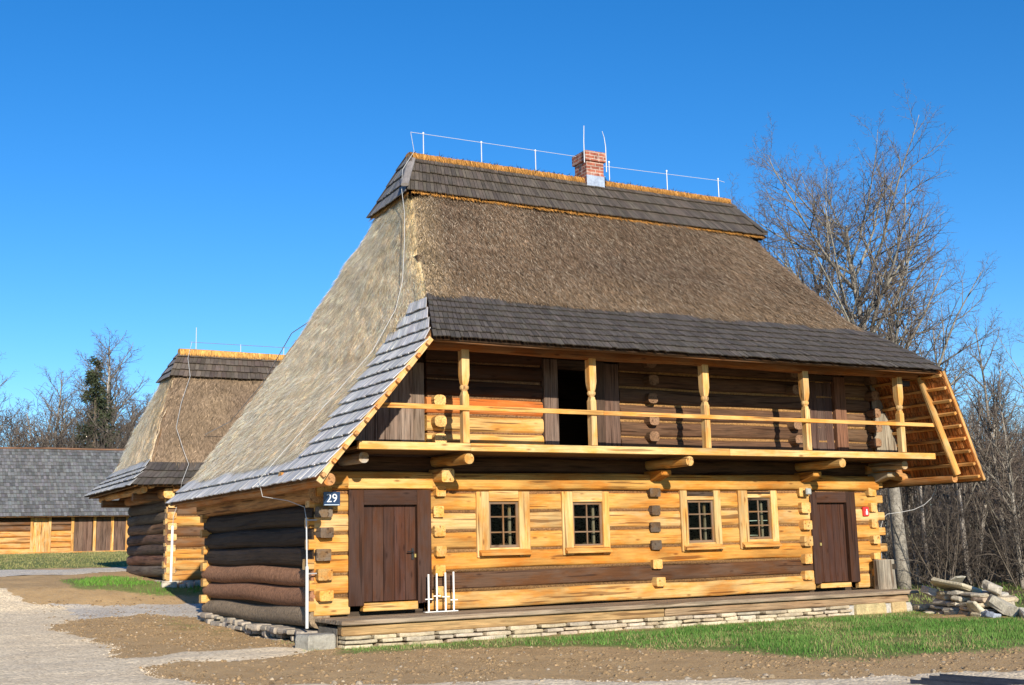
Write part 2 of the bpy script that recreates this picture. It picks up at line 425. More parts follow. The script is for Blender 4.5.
def sheet(name, poly, mat, h=.12, rag=.35, lift=.02, lim=None):
    P = np.array(poly); x0, y0 = P.min(0) - .3; x1, y1 = P.max(0) + .3
    if lim: x0, x1, y0, y1 = max(x0, lim[0]), min(x1, lim[1]), max(y0, lim[2]), min(y1, lim[3])
    xs = np.arange(x0, x1, h); ys = np.arange(y0, y1, h); X, Y = np.meshgrid(xs, ys)
    d = sdist(X, Y, poly) + (fbm(X, Y, 1.1) - .5) * rag * 1.6 + (vnoise(X, Y, 6) - .5) * rag * .5
    Z = np.array([gz(a, b) for a, b in zip(X.ravel(), Y.ravel())]).reshape(X.shape)
    Z = Z + lift * smst(-.1, .35, d) - .03 * (1 - smst(-.25, 0.02, d)) + (vnoise(X, Y, 3.1) - .5) * .012
    keep = d > -.2
    idx = -np.ones(X.shape, int); idx[keep] = np.arange(keep.sum())
    q = keep[:-1, :-1] & keep[:-1, 1:] & keep[1:, 1:] & keep[1:, :-1]
    F = np.stack([idx[:-1, :-1][q], idx[:-1, 1:][q], idx[1:, 1:][q], idx[1:, :-1][q]], -1)
    me = bpy.data.meshes.new(name); me.from_pydata(np.stack([X[keep], Y[keep], Z[keep]], -1).tolist(), [], F.tolist())
    me.polygons.foreach_set('use_smooth', [True] * len(me.polygons)); me.materials.append(mat)
    o = bpy.data.objects.new(name, me); COL.objects.link(o); return tag(o, kind='structure')
sheet('gravel_road', P_ROAD, M['gravel'], h=.14, rag=.5)
sheet('footpath', P_PATH1, M['path'], h=.12, rag=.3, lift=.012)
sheet('gravel_path', P_PATH2, M['gravel'], h=.1, rag=.35, lift=.028)
sheet('lane', P_BACK, M['path'], h=.25, rag=.3, lift=.03)

# ------------------------------------------------------------------ roof machinery
class Surf:
    """ruled surface between two edge lines that share the height z"""
    def __init__(s, pa, pb, out):
        s.a = np.array(sorted(pa, key=lambda p: p[2]), float); s.b = np.array(sorted(pb, key=lambda p: p[2]), float); s.out = nrm(out)
    def edge(s, e, z): return np.stack([np.interp(z, e[:, 2], e[:, 0]), np.interp(z, e[:, 2], e[:, 1])], -1)
    def p(s, u, z):
        u = np.asarray(u, float); z = np.broadcast_to(np.asarray(z, float), u.shape)
        q = s.edge(s.a, z) * (1 - u)[..., None] + s.edge(s.b, z) * u[..., None]
        return np.concatenate([q, z[..., None]], -1)
    def nd(s, u, z):
        u = np.asarray(u, float); z = np.broadcast_to(np.asarray(z, float), u.shape)
        du = s.p(u + .01, z) - s.p(u - .01, z); dz = s.p(u, z + .06) - s.p(u, z - .06)
        dz0 = s.p(u, z) - s.p(u, z - .03)
        bad = np.linalg.norm(dz, axis=-1) < 1e-6
        dz = np.where(bad[..., None], dz0, dz)
        n = np.cross(du, dz); n /= np.linalg.norm(n, axis=-1)[..., None] + 1e-12
        sg = np.sign((n * s.out).sum(-1))[..., None]; n = n * np.where(sg == 0, 1, sg)
        dw = -dz; dw = dw - n * (dw * n).sum(-1)[..., None]; dw /= np.linalg.norm(dw, axis=-1)[..., None] + 1e-12
        return n, dw
    def length(s, z): return float(np.linalg.norm(s.p(np.array(1.), z) - s.p(np.array(0.), z)))

def shingle_rows(mb, sf, zs, u0f, u1f, width, col, lift=.05, over=.35, var=.28, th=.02):
    for i in range(len(zs) - 1):
        za, zb = zs[i], zs[i + 1]; zt = zb + (zb - za) * over
        L = sf.length((za + zb) / 2); ua, ub = u0f(za), u1f(za)
        n = max(1, int(round(L * (ub - ua) / width)))
        e = [ua + (ub - ua) * (k + (R.uniform(-.18, .18) if 0 < k < n else 0)) / n for k in range(n + 1)]
        zt = min(zt, sf.a[-1, 2] - .001)
        for k in range(n):
            gap = .004 / max(L, .1)
            u = np.array([e[k] + gap, e[k + 1] - gap]); dz = R.uniform(-.009, .009)
            lo = sf.p(u, za + dz); hi = sf.p(u, zt)
            nn, _ = sf.nd(u, (za + zb) / 2)
            l1 = lift * R.uniform(.9, 1.12); l0 = .005
            P = [lo[0] + nn[0] * l1, lo[1] + nn[1] * l1, lo[1] + nn[1] * (l1 + th), lo[0] + nn[0] * (l1 + th),
                 hi[0] + nn[0] * l0, hi[1] + nn[1] * l0, hi[1] + nn[1] * (l0 + th * .5), hi[0] + nn[0] * (l0 + th * .5)]
            mb.hexa(P, jit(col, var))

def skin(mb, sf, u0, u1, z0, z1, off, th, col, nu=24, nz=10):
    """a closed thin board layer below the covering"""
    U, Z = np.meshgrid(np.linspace(u0, u1, nu), np.linspace(z0, z1, nz))
    p = sf.p(U, Z); n, d = sf.nd(np.clip(U, .01, .99), np.clip(Z, z0 + .02, z1 - .02))
    A = p + n * off; B = p + n * (off - th)
    vs = [tuple(q) for q in A.reshape(-1, 3)] + [tuple(q) for q in B.reshape(-1, 3)]
    L = sf.length((z0 + z1) / 2)
    gs = [(b * 1.6, a * L, 0) for a, b in zip(U.ravel(), Z.ravel())] * 2
    N = nu * nz; f = []
    for i in range(nz - 1):
        for j in range(nu - 1):
            a = i * nu + j; f.append((a, a + 1, a + nu + 1, a + nu)); f.append((N + a, N + a + nu, N + a + nu + 1, N + a + 1))
    for i in range(nz - 1):
        for j in (0, nu - 1):
            a = i * nu + j; f.append((a, a + nu, N + a + nu, N + a))
    for j in range(nu - 1):
        for i in (0, nz - 1):
            a = i * nu + j; f.append((a, N + a, N + a + 1, a + 1))
    mb.add(vs, f, col, gs)

def hip_pull(e0, e1, z, hip):
    """rounds the thatch over a hip: both slopes are drawn in along one shared direction"""
    wt = np.zeros(len(e0)); pull = np.zeros((len(e0), 3)); fz = smst(5.95, 6.6, z)
    for e, h in ((e0, hip[0]), (e1, hip[1])):
        if h is None: continue
        w = np.clip(1 - e / .6, 0, 1) ** 2; pull -= (w * .15 * fz)[:, None] * h; wt = np.maximum(wt, np.clip(1 - e / .2, 0, 1) * fz)
    return pull, wt

def thatch(mb, sf, u0f, u1f, z0, z1, colf, nu, nz, count, ln=(.12, .26), under=.13, seed=1, rag=.06, hip=(None, None), fleck=None):
    rs = np.random.RandomState(seed)
    zz = np.concatenate([[z0], np.linspace(z0, z1, nz)])
    tt = np.linspace(0, 1, nu)
    rows = []; cols = []; gs = []
    for i, z in enumerate(zz):
        ua, ub = u0f(z), u1f(z); u = ua + (ub - ua) * tt
        p = sf.p(u, z); n, d = sf.nd(np.clip(u, .01, .99), z)
        L = sf.length(z)
        off = (np.array([vnoise(a * L * .9 + seed * 7, z * 1.3, 1.) for a in u]) - .5) * .09 + (np.array([vnoise(a * L * 4 + seed, z * 5, 1.) for a in u]) - .5) * .05
        if i == 0: off = np.full(nu, -under); p = p + d * -.05
        elif i == 1: p = p + d * (rs.uniform(-.02, rag, nu)[:, None])
        edge = np.minimum(tt, 1 - tt) * (ub - ua) * L
        pull, wt = hip_pull(tt * (ub - ua) * L, (1 - tt) * (ub - ua) * L, z, hip)
        off = off * (1 - wt) - (.05 * np.clip(1 - edge / .35, 0, 1) ** 2) * (1 - wt)
        p = p + n * off[:, None] + pull
        rows.append(p); cols += [colf(a, z) for a in u]; gs += [(-z * 1.25 + seed * 9, a * L, seed * 3.) for a in u]
    vs = [tuple(q) for r in rows for q in r]; f = []
    for i in range(len(zz) - 1):
        for j in range(nu - 1):
            a = i * nu + j; f.append((a, a + 1, a + nu + 1, a + nu))
    mb.add(vs, f, [tuple(c) for c in cols], gs)
    # loose straw ends
    zq = np.concatenate([rs.uniform(z0, z1, count), rs.uniform(z0, z0 + .12, count // 12)])
    t = rs.rand(len(zq)); ua = np.array([u0f(z) for z in zq]); ub = np.array([u1f(z) for z in zq]); u = ua + (ub - ua) * t
    p = sf.p(u, zq); n, d = sf.nd(np.clip(u, .01, .99), np.clip(zq, z0 + .05, z1 - .05))
    sd = np.cross(n, d)
    D = d + sd * rs.normal(0, .28, len(zq))[:, None] + n * rs.uniform(-.02, .3, len(zq))[:, None]; D /= np.linalg.norm(D, axis=1)[:, None]
    Lz = np.array([sf.length(z) for z in zq]); eg = np.minimum((u - ua) , (ub - u)) * Lz
    off = ((vnoise(u * Lz * .9 + seed * 7, zq * 1.3, 1.) - .5) * .09 + (vnoise(u * Lz * 4 + seed, zq * 5, 1.) - .5) * .05) - .05 * np.clip(1 - eg / .35, 0, 1) ** 2
    P = p + n * (.016 + off)[:, None] - d * .06
    for i in range(len(zq)):
        if hip[0] is not None or hip[1] is not None:
            q, _ = hip_pull(np.array([u[i] * Lz[i]]), np.array([(1 - u[i]) * Lz[i]]), zq[i], hip); P[i] += q[0]
    c = np.array([colf(a, z) for a, z in zip(u, zq)]); k = rs.lognormal(-.02, .38, len(zq)); c = c * k[:, None]
    if fleck is not None:
        q = rs.rand(len(zq)) < .16; c[q] = np.array([fleck]) * rs.uniform(.6, 1.2, (q.sum(), 1))
    slivers(mb, P, D, n, rs.uniform(ln[0], ln[1], len(zq)), rs.uniform(.008, .019, len(zq)), np.clip(c, .01, .8))

def rail_poly(mb, sf, u, z0, z1, off, w, h, col, n=5):
    zs = np.linspace(z0, z1, n); p = sf.p(np.full(n, u), zs); nn, _ = sf.nd(np.full(n, min(max(u, .02), .98)), np.clip(zs, z0 + .03, z1 - .03))
    q = p + nn * off
    for i in range(n - 1): mb.beam(q[i], q[i + 1], w, h, col, up=tuple(nn[i]))

def lerpc(a, b, t): return tuple(x + (y - x) * t for x, y in zip(a, b))

# ================================================================== HOUSE WITH THE GALLERY
GRP_H = None
H = empty('log_house', (6.6, 0, 0), 'two storey log house with a timber gallery, tall thatched roof and brick chimney', 'house')

def cz(k): return .44 + .352 * k
OPEN = [(.66, 2.17, .3, 2.58), (3.2, 4.16, 1.45, 2.5), (5.0, 5.96, 1.45, 2.5), (7.8, 8.7, 1.45, 2.5), (9.29, 10.2, 1.45, 2.5), (11.22, 12.48, .3, 2.53)]
XR = 13.2
def cut(x0, x1, z0, z1, opens):
    seg = [(x0, x1)]
    for a, b, c, d in opens:
        if min(z1, d) - max(z0, c) > .12:
            seg = [q for s_ in seg for q in ((s_[0], min(s_[1], a)), (max(s_[0], b), s_[1])) if q[1] - q[0] > .05]
    return seg

mb = MB(); fl = MB()
WOODS = [PINE2, PINE, (.54, .27, .06), PINE, (.56, .37, .16), (.54, .31, .09), (.55, .30, .08)]
for k in range(7):
    z0, z1 = cz(k), cz(k + 1)
    for a, b in cut(0.02, XR, z0, z1, OPEN):
        # every stretch between the openings is a log of its own
        col = jit(WOODS[k], .12); cap = None
        h = .312; w = .23
        if k == 1 and 2.1 < a < 11.1: col = jit((.088, .047, .027), .15); h = .30
        if k == 6: h = .33; w = .40
        zc = (z0 + z1) / 2 + (.02 if k == 6 else 0)
        mb.log((a, .11, zc), (b, .11, zc), w, h, col, ex=5., wob=.005 if b - a < 3 else .01)
    for a, b in cut(0.05, XR - .05, z1 - .14, z1 + .14, OPEN) if k < 6 else []:
        fl.log((a, .085, z1), (b, .085, z1), .12, .10, jit((.27, .14, .055), .2), ex=2, seg=.10, wob=.012)
for a, b in cut(.1, XR - .1, 1.5, 2.4, OPEN): fl.box(a, b, .1, .2, .45, 2.9, (.2, .12, .06))
for a, b, c, d in OPEN[1:5]:
    fl.box(a - .02, b + .02, .102, .198, .45, c, (.2, .12, .06)); fl.box(a - .02, b + .02, .102, .198, d, 2.89, (.2, .12, .06))
for a, b, c, d in (OPEN[0], OPEN[5]): fl.box(a - .02, b + .02, .102, .198, d, 2.89, (.2, .12, .06))
wall_f = mb.build('wall', M['wood'], H, smooth=False, bevel=0)
fl.build('chinking', M['moss'], wall_f)
wall_f['label'] = 'sunlit front wall of yellow squared pine logs'

# log ends of the cross walls showing on the front
def log_ends(x, zs, cols, parent, y0=-.10, y1=.05, w=.21, h=.19, wj=.02):
    for z, c in zip(zs, cols):
        m = MB(); ww = w + R.uniform(-wj, wj); hh = h + R.uniform(-wj, wj)
        m.log((x + R.uniform(-.02, .02), y0 + R.uniform(-.035, .035), z), (x, y1, z), ww, hh, jit(c, .14), ex=10, capcol=jit(tuple(q * 1.12 for q in c), .08), seg=1)
        m.build('log_end', M['wood'], parent)
ZB = [cz(k) for k in range(1, 7)]
log_ends(2.36, ZB, [PINE2] * 6, wall_f)
log_ends(7.1, ZB, [PINE2, PINE2] + [(.10, .075, .055)] * 4, wall_f, w=.23)
log_ends(11.0, ZB, [PINE2] * 6, wall_f, w=.25, h=.21)
log_ends(13.0, ZB, [PINE2] * 6, wall_f, w=.22, wj=.05)
log_ends(.16, ZB, [PINE, PINE2, (.14, .105, .075), (.15, .11, .08), (.14, .11, .085), PINE3], wall_f, w=.26, h=.19, y0=-.15)

# left wall (side): bark logs below, dark old logs above, a broad plate log on top
sw = MB(); lb = MB(); fl = MB()
def sz(j): return .25 + .348 * j
for j in range(7):
    z0, z1 = sz(j), sz(j + 1); zc = (z0 + z1) / 2
    if j == 0: lb.log((.14, .03, zc), (.14, 7.22, zc - .05), .36, .35, (.27, .20, .13), ex=2.1, wob=.02, taper=-.08)
    elif j < 3: lb.log((.13, .03, zc), (.13, 7.22, zc), .37, .355, jit((.31, .155, .085), .1), ex=2.05, wob=.02, taper=.12 * (-1) ** j)
    elif j < 6: sw.log((.14, .03, zc), (.14, 7.22, zc), .32, .365, jit((.045, .028, .016), .15), ex=2.8, wob=.015)
    else: sw.log((.08, -.1, zc + .03), (.08, 7.5, zc + .03), .42, .38, (.44, .235, .09), ex=2.6, wob=.01)
fl.box(.1, .2, .1, 7.15, .25, 2.7, (.05, .035, .02), axis=1)
wall_l = sw.build('wall', M['oldwood'], H); wall_l['label'] = 'side wall of dark old logs with brown bark logs below'
lb.build('bark_log', M['bark_log'], wall_l, smooth=True); fl.build('chinking', M['moss'], wall_l)
for k in range(7):
    m = MB(); z = (cz(k) + cz(k + 1)) / 2
    m.log((-.09 + R.uniform(-.03, .03), .11, z), (.05, .11, z), .21, .18, jit([PINE2, PINE, PINE2, PINE, PINE, PINE2, PINE3][k], .1), ex=7, capcol=(.66, .44, .2), seg=1)
    m.build('log_end', M['wood'], wall_l)
    m = MB(); m.log((-.1 + R.uniform(-.03, .03), 7.1, z - .05), (.05, 7.1, z - .05), .21, .18, jit(PINE2, .1), ex=7, seg=1); m.build('log_end', M['wood'], wall_l)
# the two walls the photograph does not show
m = MB()
for k in range(7):
    z = (cz(k) + cz(k + 1)) / 2
    m.log((0, 7.1, z - .05), (XR, 7.1, z - .05), .22, .35, jit(PINE, .12), ex=3); m.log((XR - .11, .02, z - .17), (XR - .11, 7.2, z - .17), .24, .35, jit(PINE, .12), ex=2.6)
w_ = m.build('wall', M['wood'], H); w_['label'] = 'rear and far end walls of pine logs'
for k in range(7):
    m = MB(); z = (cz(k) + cz(k + 1)) / 2
    m.log((XR - .05, .11, z), (XR + .2 + R.uniform(-.04, .04), .11, z), .21, .18, jit(PINE2, .1), ex=7, seg=1); m.build('log_end', M['wood'], w_)

# doors of the ground floor
def door(x0, x1, z0, z1, lx0, lx1, lz0, lz1, handle_right, rev=.10, fw=None):
    d = MB(); n = 5; w = (lx1 - lx0) / n
    for i in range(n):
        d.box(lx0 + w * i + .003, lx0 + w * (i + 1) - .003, .06 + R.uniform(0, .006), .1, lz0, lz1, jit((.060, .027, .019), .22), axis=2)
    D = d.build('door', M['wood'], H, bevel=.004)
    f = MB(); c = (.058, .029, .021)
    f.box(x0, lx0 + .01, -.045, .12, z0, z1, jit(c, .1), axis=2); f.box(lx1 - .01, x1, -.045, .12, z0, z1, jit(c, .1), axis=2)
    f.box(lx0 + .012, lx1 - .012, -.043, .12, lz1 - .012, z1 - .002, jit(c, .1)); 
    f.build('door_frame', M['wood'], D, bevel=.006)
    t = MB(); t.box(lx0 - .0, lx1 + .0, -.02, .14, z0 - .10, lz0 - .02, jit(PINE2, .1)); t.build('threshold', M['wood'], D, bevel=.008)
    hx = lx1 - .07 if handle_right else lx0 + .07
    k = MB(); k.box(hx - .02, hx + .02, .045, .062, 1.36, 1.56, (.02, .02, .02), axis=2); k.tube([(hx, .05, 1.5), (hx, -.02, 1.5), (hx - .13, -.02, 1.5)], [.011] * 3, 8, (.02, .02, .02))
    k.box(hx + .03, hx + .07, .03, .058, 1.40, 1.46, (.35, .28, .1), axis=2)
    k.build('handle', M['paint'], D)
    return D
door(.63, 2.2, .60, 2.59, .90, 1.94, .66, 2.34, True)['label'] = 'dark brown plank door beside the house corner with lever handle'
door(11.2, 12.5, .60, 2.55, 11.37, 12.25, .62, 2.33, False)['label'] = 'dark brown plank door at the far end of the front wall'
m = MB(); m.box(.60, 2.22, -.10, .1, 2.61, 2.80, (.64, .40, .14)); m.build('lintel', M['wood'], H, bevel=.01)

# windows
def window(x0, x1, z0, z1, sx0, sx1, sz0, sz1, darktop):
    c = (.60, .41, .18); f = MB()
    f.box(x0, sx0, -.05, .1, z0 + .02, z1, jit(c, .08), axis=2); f.box(sx1, x1, -.05, .1, z0 + .02, z1, jit(c, .08), axis=2)
    if darktop:
        f.box(sx0 + .002, sx1 - .002, -.047, .1, sz1, sz1 + .075, jit(c, .08)); f.box(sx0 + .002, sx1 - .002, -.035, .1, sz1 + .078, z1 - .03, (.07, .05, .038))
    else: f.box(sx0 + .002, sx1 - .002, -.047, .1, sz1, z1 + .01, jit(c, .08))
    f.box(sx0 + .002, sx1 - .002, -.045, .1, z0 + .06, sz0, jit(c, .08))
    W = f.build('window', M['wood'], H, bevel=.008)
    s = MB(); s.hexa([V(x0 + .03, -.16, z0 + .05), V(x0 + .03, .0, z0 + .05), V(x0 + .03, .0, z0 + .19), V(x0 + .03, -.16, z0 + .09),
                      V(x1 - .03, -.16, z0 + .05), V(x1 - .03, .0, z0 + .05), V(x1 - .03, .0, z0 + .19), V(x1 - .03, -.16, z0 + .09)], jit((.60, .33, .10), .08))
    s.build('sill', M['wood'], W, bevel=.006)
    s = MB(); c = (.20, .135, .09); a, b = sx0 + .004, sx1 - .004
    y0, y1 = .0, .045
    s.box(a, a + .045, y0, y1, sz0 + .002, sz1 - .002, c, axis=2); s.box(b - .045, b, y0, y1, sz0 + .002, sz1 - .002, c, axis=2)
    s.box(a + .046, b - .046, y0 + .002, y1, sz0 + .002, sz0 + .05, c); s.box(a + .046, b - .046, y0 + .002, y1, sz1 - .05, sz1 - .002, c)
    cx = (a + b) / 2; hh = (sz1 - sz0) / 3
    s.box(cx - .014, cx + .014, y0 + .006, y1 - .003, sz0 + .051, sz1 - .051, c, axis=2)
    for q in (1, 2): s.box(a + .047, b - .047, y0 + .009, y1 - .006, sz0 + hh * q - .013, sz0 + hh * q + .013, c)
    s.build('sash', M['wood'], W)
    s = MB(); s.box(a + .03, b - .03, .022, .026, sz0 + .03, sz1 - .03, (.5, .5, .5)); s.build('glass_pane', M['glass'], W)
    # second, inner casement standing open behind the pane
    s = MB(); c = (.55, .47, .36)
    s.box(b - .11, b - .06, .17, .21, sz0 + .02, sz1 - .05, c, axis=2); s.box(b - .105, b - .065, .21, .6, sz1 - .11, sz1 - .06, c, axis=1); s.box(b - .105, b - .065, .21, .6, sz0 + .03, sz0 + .08, c, axis=1)
    for q in (1, 2): s.box(b - .1, b - .07, .21, .6, sz0 + hh * q - .013, sz0 + hh * q + .013, c, axis=1)
    s.build('inner_casement', M['wood'], W)
    return W
window(3.12, 4.24, 1.34, 2.56, 3.38, 4.01, 1.53, 2.38, False)
window(4.95, 6.02, 1.34, 2.56, 5.19, 5.87, 1.51, 2.36, False)
window(7.74, 8.76, 1.34, 2.58, 7.91, 8.59, 1.53, 2.39, True)
window(9.23, 10.27, 1.36, 2.58, 9.47, 10.10, 1.57, 2.43, True)

# beams carrying the gallery
BX = [.55, 2.36, 7.1, 11.03, 13.2]
m = MB()
m.log((.0, .2, 3.06), (XR, .2, 3.06), .22, .30, (.10, .05, .024), ex=3); m.build('wall_plate', M['oldwood'], H)  # old dark log, darkened further to carry the shade under the gallery
for i, x in enumerate(BX):
    c = (.40, .36, .31) if i in (0, 4) else PINE2
    m = MB(); m.log((x + .03, -1.22 + (.35 if i in (0, 4) else 0), 3.08), (x, .6, 3.10), .195, .195, c, ex=2.2, capcol=tuple(min(.8, q * 1.1) for q in c), seg=.4, taper=.1); m.build('gallery_joist', M['wood'], H)
    if i:
        y0 = -.50
        m = MB(); c = PINE3 if i < 4 else (.30, .26, .2)
        m.hexa([V(x - .12, y0, 2.86), V(x + .12, y0, 2.86), V(x + .12, y0, 2.96), V(x - .12, y0, 2.96), V(x - .12, .12, 2.70), V(x + .12, .12, 2.70), V(x + .12, .12, 2.96), V(x - .12, .12, 2.96)], jit(c, .08)) if i > 1 else \
            m.log((x - .02, -.46, 2.82), (x - .02, .1, 2.84), .25, .24, PINE2, ex=6, capcol=(.68, .46, .19), seg=1)
        m.build('bracket', M['wood'], H, bevel=.015)

# gallery floor, rail and posts
m = MB(); m.box(.5, 13.7, -1.13, .0, 3.212, 3.243, (.12, .07, .04))
for i in range(8): m.box(.45, 13.75, -1.13 + .15 * i, -1.13 + .15 * i + .145, 3.245, 3.29 + R.uniform(-.004, .004), jit((.35, .24, .13), .15))
m.box(.35, 2.42, -1.25, -1.14, 3.205, 3.335, (.66, .45, .18)); m.box(2.424, 8.1, -1.248, -1.142, 3.2, 3.335, (.64, .44, .19)); m.box(8.104, 13.78, -1.25, -1.14, 3.2, 3.33, (.66, .45, .19))
m.build('gallery_floor', M['wood'], H, bevel=.006)
m = MB(); m.box(.70, 5.15, -1.31, -1.265, 3.90, 3.985, (.64, .36, .11)); m.box(5.154, 13.92, -1.309, -1.266, 3.90, 3.98, (.66, .37, .12)); m.build('rail', M['wood'], H, bevel=.005)
PX = [2.33, 4.96, 7.58, 10.16, 12.84]
for x in PX:
    m = MB(); c = jit((.64, .43, .20), .08); y = -1.2; r2 = math.sqrt(2)
    pr = [(.062, 3.34), (.062, 4.17), (.05, 4.2), (.045, 4.24)]
    m.lathe((x, y, 0), [(r * r2, z) for r, z in pr], 4, c, rot=math.pi / 4)
    m.lathe((x, y, 0), [(.045, 4.235), (.055, 4.255), (.078, 4.285), (.082, 4.31), (.078, 4.335), (.05, 4.36)], 12, c)
    m.lathe((x, y, 0), [(r * r2, z) for r, z in [(.05, 4.355), (.062, 4.42), (.073, 4.52), (.073, 5.02)]], 4, c, rot=math.pi / 4)
    m.build('gallery_post', M['wood'], H)
m = MB(); m.log((13.45, -1.3, 5.0), (14.2, -1.42, 2.86), .16, .15, (.62, .42, .19), ex=2.3); m.build('rafter_pole', M['wood'], H)

# upper wall behind the gallery
def uz(k): return 3.32 + .33 * k
m = MB(); f = MB()
lm = MB()
for k in range(8):
    zc = uz(k) + .165
    lm.log((2.16, .1, zc), (4.62, .1, zc), .21, .30, jit(PINE2 if k < 2 else ((.50, .18, .05) if k == 2 else (.06, .03, .018)), .08), ex=2.8, wob=.006)  # upper courses near black: the eave's shade is put into their colour
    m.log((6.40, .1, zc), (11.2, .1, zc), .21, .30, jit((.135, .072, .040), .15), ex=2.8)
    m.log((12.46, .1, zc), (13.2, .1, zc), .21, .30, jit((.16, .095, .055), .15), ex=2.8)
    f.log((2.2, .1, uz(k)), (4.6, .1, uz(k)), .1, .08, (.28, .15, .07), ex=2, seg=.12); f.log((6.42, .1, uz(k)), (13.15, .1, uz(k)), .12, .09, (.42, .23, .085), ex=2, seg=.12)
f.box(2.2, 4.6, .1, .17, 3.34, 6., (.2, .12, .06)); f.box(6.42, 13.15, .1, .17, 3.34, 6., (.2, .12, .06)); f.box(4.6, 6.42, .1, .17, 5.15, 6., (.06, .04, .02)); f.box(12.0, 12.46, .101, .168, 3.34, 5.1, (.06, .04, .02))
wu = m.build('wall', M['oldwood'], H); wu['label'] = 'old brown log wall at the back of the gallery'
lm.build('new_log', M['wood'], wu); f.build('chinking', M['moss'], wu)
for x, zz, c in ((2.36, [3.5, 3.83, 4.2], PINE2), (7.1, [3.64, 3.97, 4.42, 4.78, 5.14], (.20, .12, .07)), (10.86, [3.65, 3.98, 4.75, 5.1], (.20, .12, .07)), (13.2, [3.65, 3.98, 4.31, 4.7, 5.05], (.22, .13, .075))):
    for z in zz:
        e = MB(); e.log((x, -.18 + R.uniform(-.04, .04), z), (x, .1, z), .24, .21, jit(c, .15), ex=2.8, seg=1, capcol=tuple(q * 1.5 for q in c)); e.build('log_end', M['oldwood'], wu)
def zlim(x): return float(np.interp(x, [-.59, .38, 1.41, 12.9, 13.53, 14.01], [2.5, 3.66, 4.9, 5.4, 4.95, 3.9]))
def planks(name, x0, x1, z0, z1, w, col, y=.0, lab=None, var=.2):
    p = MB(); n = max(1, round((x1 - x0) / w)); w = (x1 - x0) / n
    for i in range(n):
        xa, xb = x0 + i * w + .003, x0 + (i + 1) * w - .003
        p.box(xa, xb, y + R.uniform(0, .012), y + .04, z0 + R.uniform(0, .02), min(z1, zlim((xa if xa < 6 else xb))), jit(col, var), axis=2)
    o = p.build(name, M['oldwood'], H, bevel=.004)
    if lab: o['label'] = lab
    return o
planks('board_panel', .75, 2.14, 3.46, 5.2, .24, (.25, .19, .15), y=.05, lab='grey boards closing the gallery end under the sloping roof')
planks('board_panel', 13.3, 13.98, 3.42, 5.1, .17, (.33, .29, .22), y=.02, lab='weathered pale boards at the far end of the gallery')
def jamb(x0, x1, col, z1=5.12):
    p = MB(); p.box(x0, x1, -.03, .15, 3.34, z1, jit(col, .1), axis=2); return p
j = jamb(4.64, 4.95, (.17, .12, .095)); jm = j.build('door_frame', M['oldwood'], H, bevel=.008)
p = MB(); p.box(5.83, 6.02, -.03, .15, 3.34, 5.12, (.08, .05, .035), axis=2); p.box(6.025, 6.38, -.01, .1, 3.38, 5.1, (.15, .095, .072), axis=2); p.box(4.95, 5.83, -.028, .15, 4.95, 5.12, (.07, .045, .03)); p.build('jamb_board', M['oldwood'], jm, bevel=.006)
d2 = planks('door', 11.42, 12.08, 3.38, 4.98, .22, (.11, .068, .055), y=.03, lab='plank door onto the gallery')
p = jamb(11.22, 11.40, (.10, .06, .045)); p.box(12.1, 12.42, -.06, .15, 3.34, 5.1, (.20, .10, .06), axis=2); p.box(11.405, 12.095, -.028, .15, 4.99, 5.12, (.08, .05, .035)); p.build('door_frame', M['oldwood'], d2, bevel=.006)
# inside: floor, partition walls, so that the openings look into dark rooms
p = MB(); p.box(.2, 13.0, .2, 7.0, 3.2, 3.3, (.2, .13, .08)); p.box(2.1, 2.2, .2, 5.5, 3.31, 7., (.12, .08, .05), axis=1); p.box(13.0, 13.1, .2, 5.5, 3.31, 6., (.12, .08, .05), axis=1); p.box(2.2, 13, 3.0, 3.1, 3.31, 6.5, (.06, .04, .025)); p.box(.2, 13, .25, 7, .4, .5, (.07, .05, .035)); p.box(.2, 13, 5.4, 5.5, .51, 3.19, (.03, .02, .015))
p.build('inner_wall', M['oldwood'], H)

# ---- the roof
FLv = [(-.59, -1.88, 2.68), (.38, -1.88, 3.84), (1.41, -1.88, 5.08)]
FL = FLv[-1:] + [(1.79, -.87, 5.97), (2.10, .3, 7.18), (2.52, 1.45, 8.6), (3.06, 2.6, 9.76)]
FRv = [(14.54, -1.88, 2.72), (14.01, -1.88, 4.0), (13.53, -1.88, 5.08)]
FR = FRv[-1:] + [(12.49, -.87, 5.97), (12.08, .4, 7.3), (11.56, 1.45, 8.6), (11.42, 2.6, 9.76)]
BL = [(-.62, 8.23, 2.66), (-.24, 7.86, 3.13), (.2, 7.24, 3.9), (.69, 6.57, 4.76), (1.56, 5.36, 6.28), (2.06, 4.51, 7.35), (2.38, 3.95, 8.06), (2.55, 3.55, 8.55), (2.77, 3.18, 9.03), (3.06, 2.62, 9.76)]
BR = [(14.5, 8.23, 2.66), (14.1, 7.86, 3.13), (13.8, 7.24, 3.9), (13.3, 6.57, 4.76), (12.5, 5.36, 6.28), (12.2, 4.51, 7.35), (11.95, 3.95, 8.06), (11.6, 3.18, 9.03), (11.42, 2.62, 9.76)]
S_F = Surf(FL, FR, (0, -1, 1)); S_L = Surf(FLv + FL[1:], BL, (-1, 0, .5)); S_R = Surf(FRv + FR[1:], BR, (1, 0, .5)); S_B = Surf(BL, BR, (0, 1, 1))
c0 = lambda z: 0.; c1 = lambda z: 1.
def yend(sf, ya, z):   # parameter where the surface reaches depth ya
    a = sf.edge(sf.a, z)[1]; b = sf.edge(sf.b, z)[1]; return float(np.clip((ya - a) / (b - a), 0, 1))
TH_F = (.165, .112, .073); TH_F2 = (.122, .083, .056); TH_L = (.76, .62, .44); TH_Y = (.62, .49, .27)
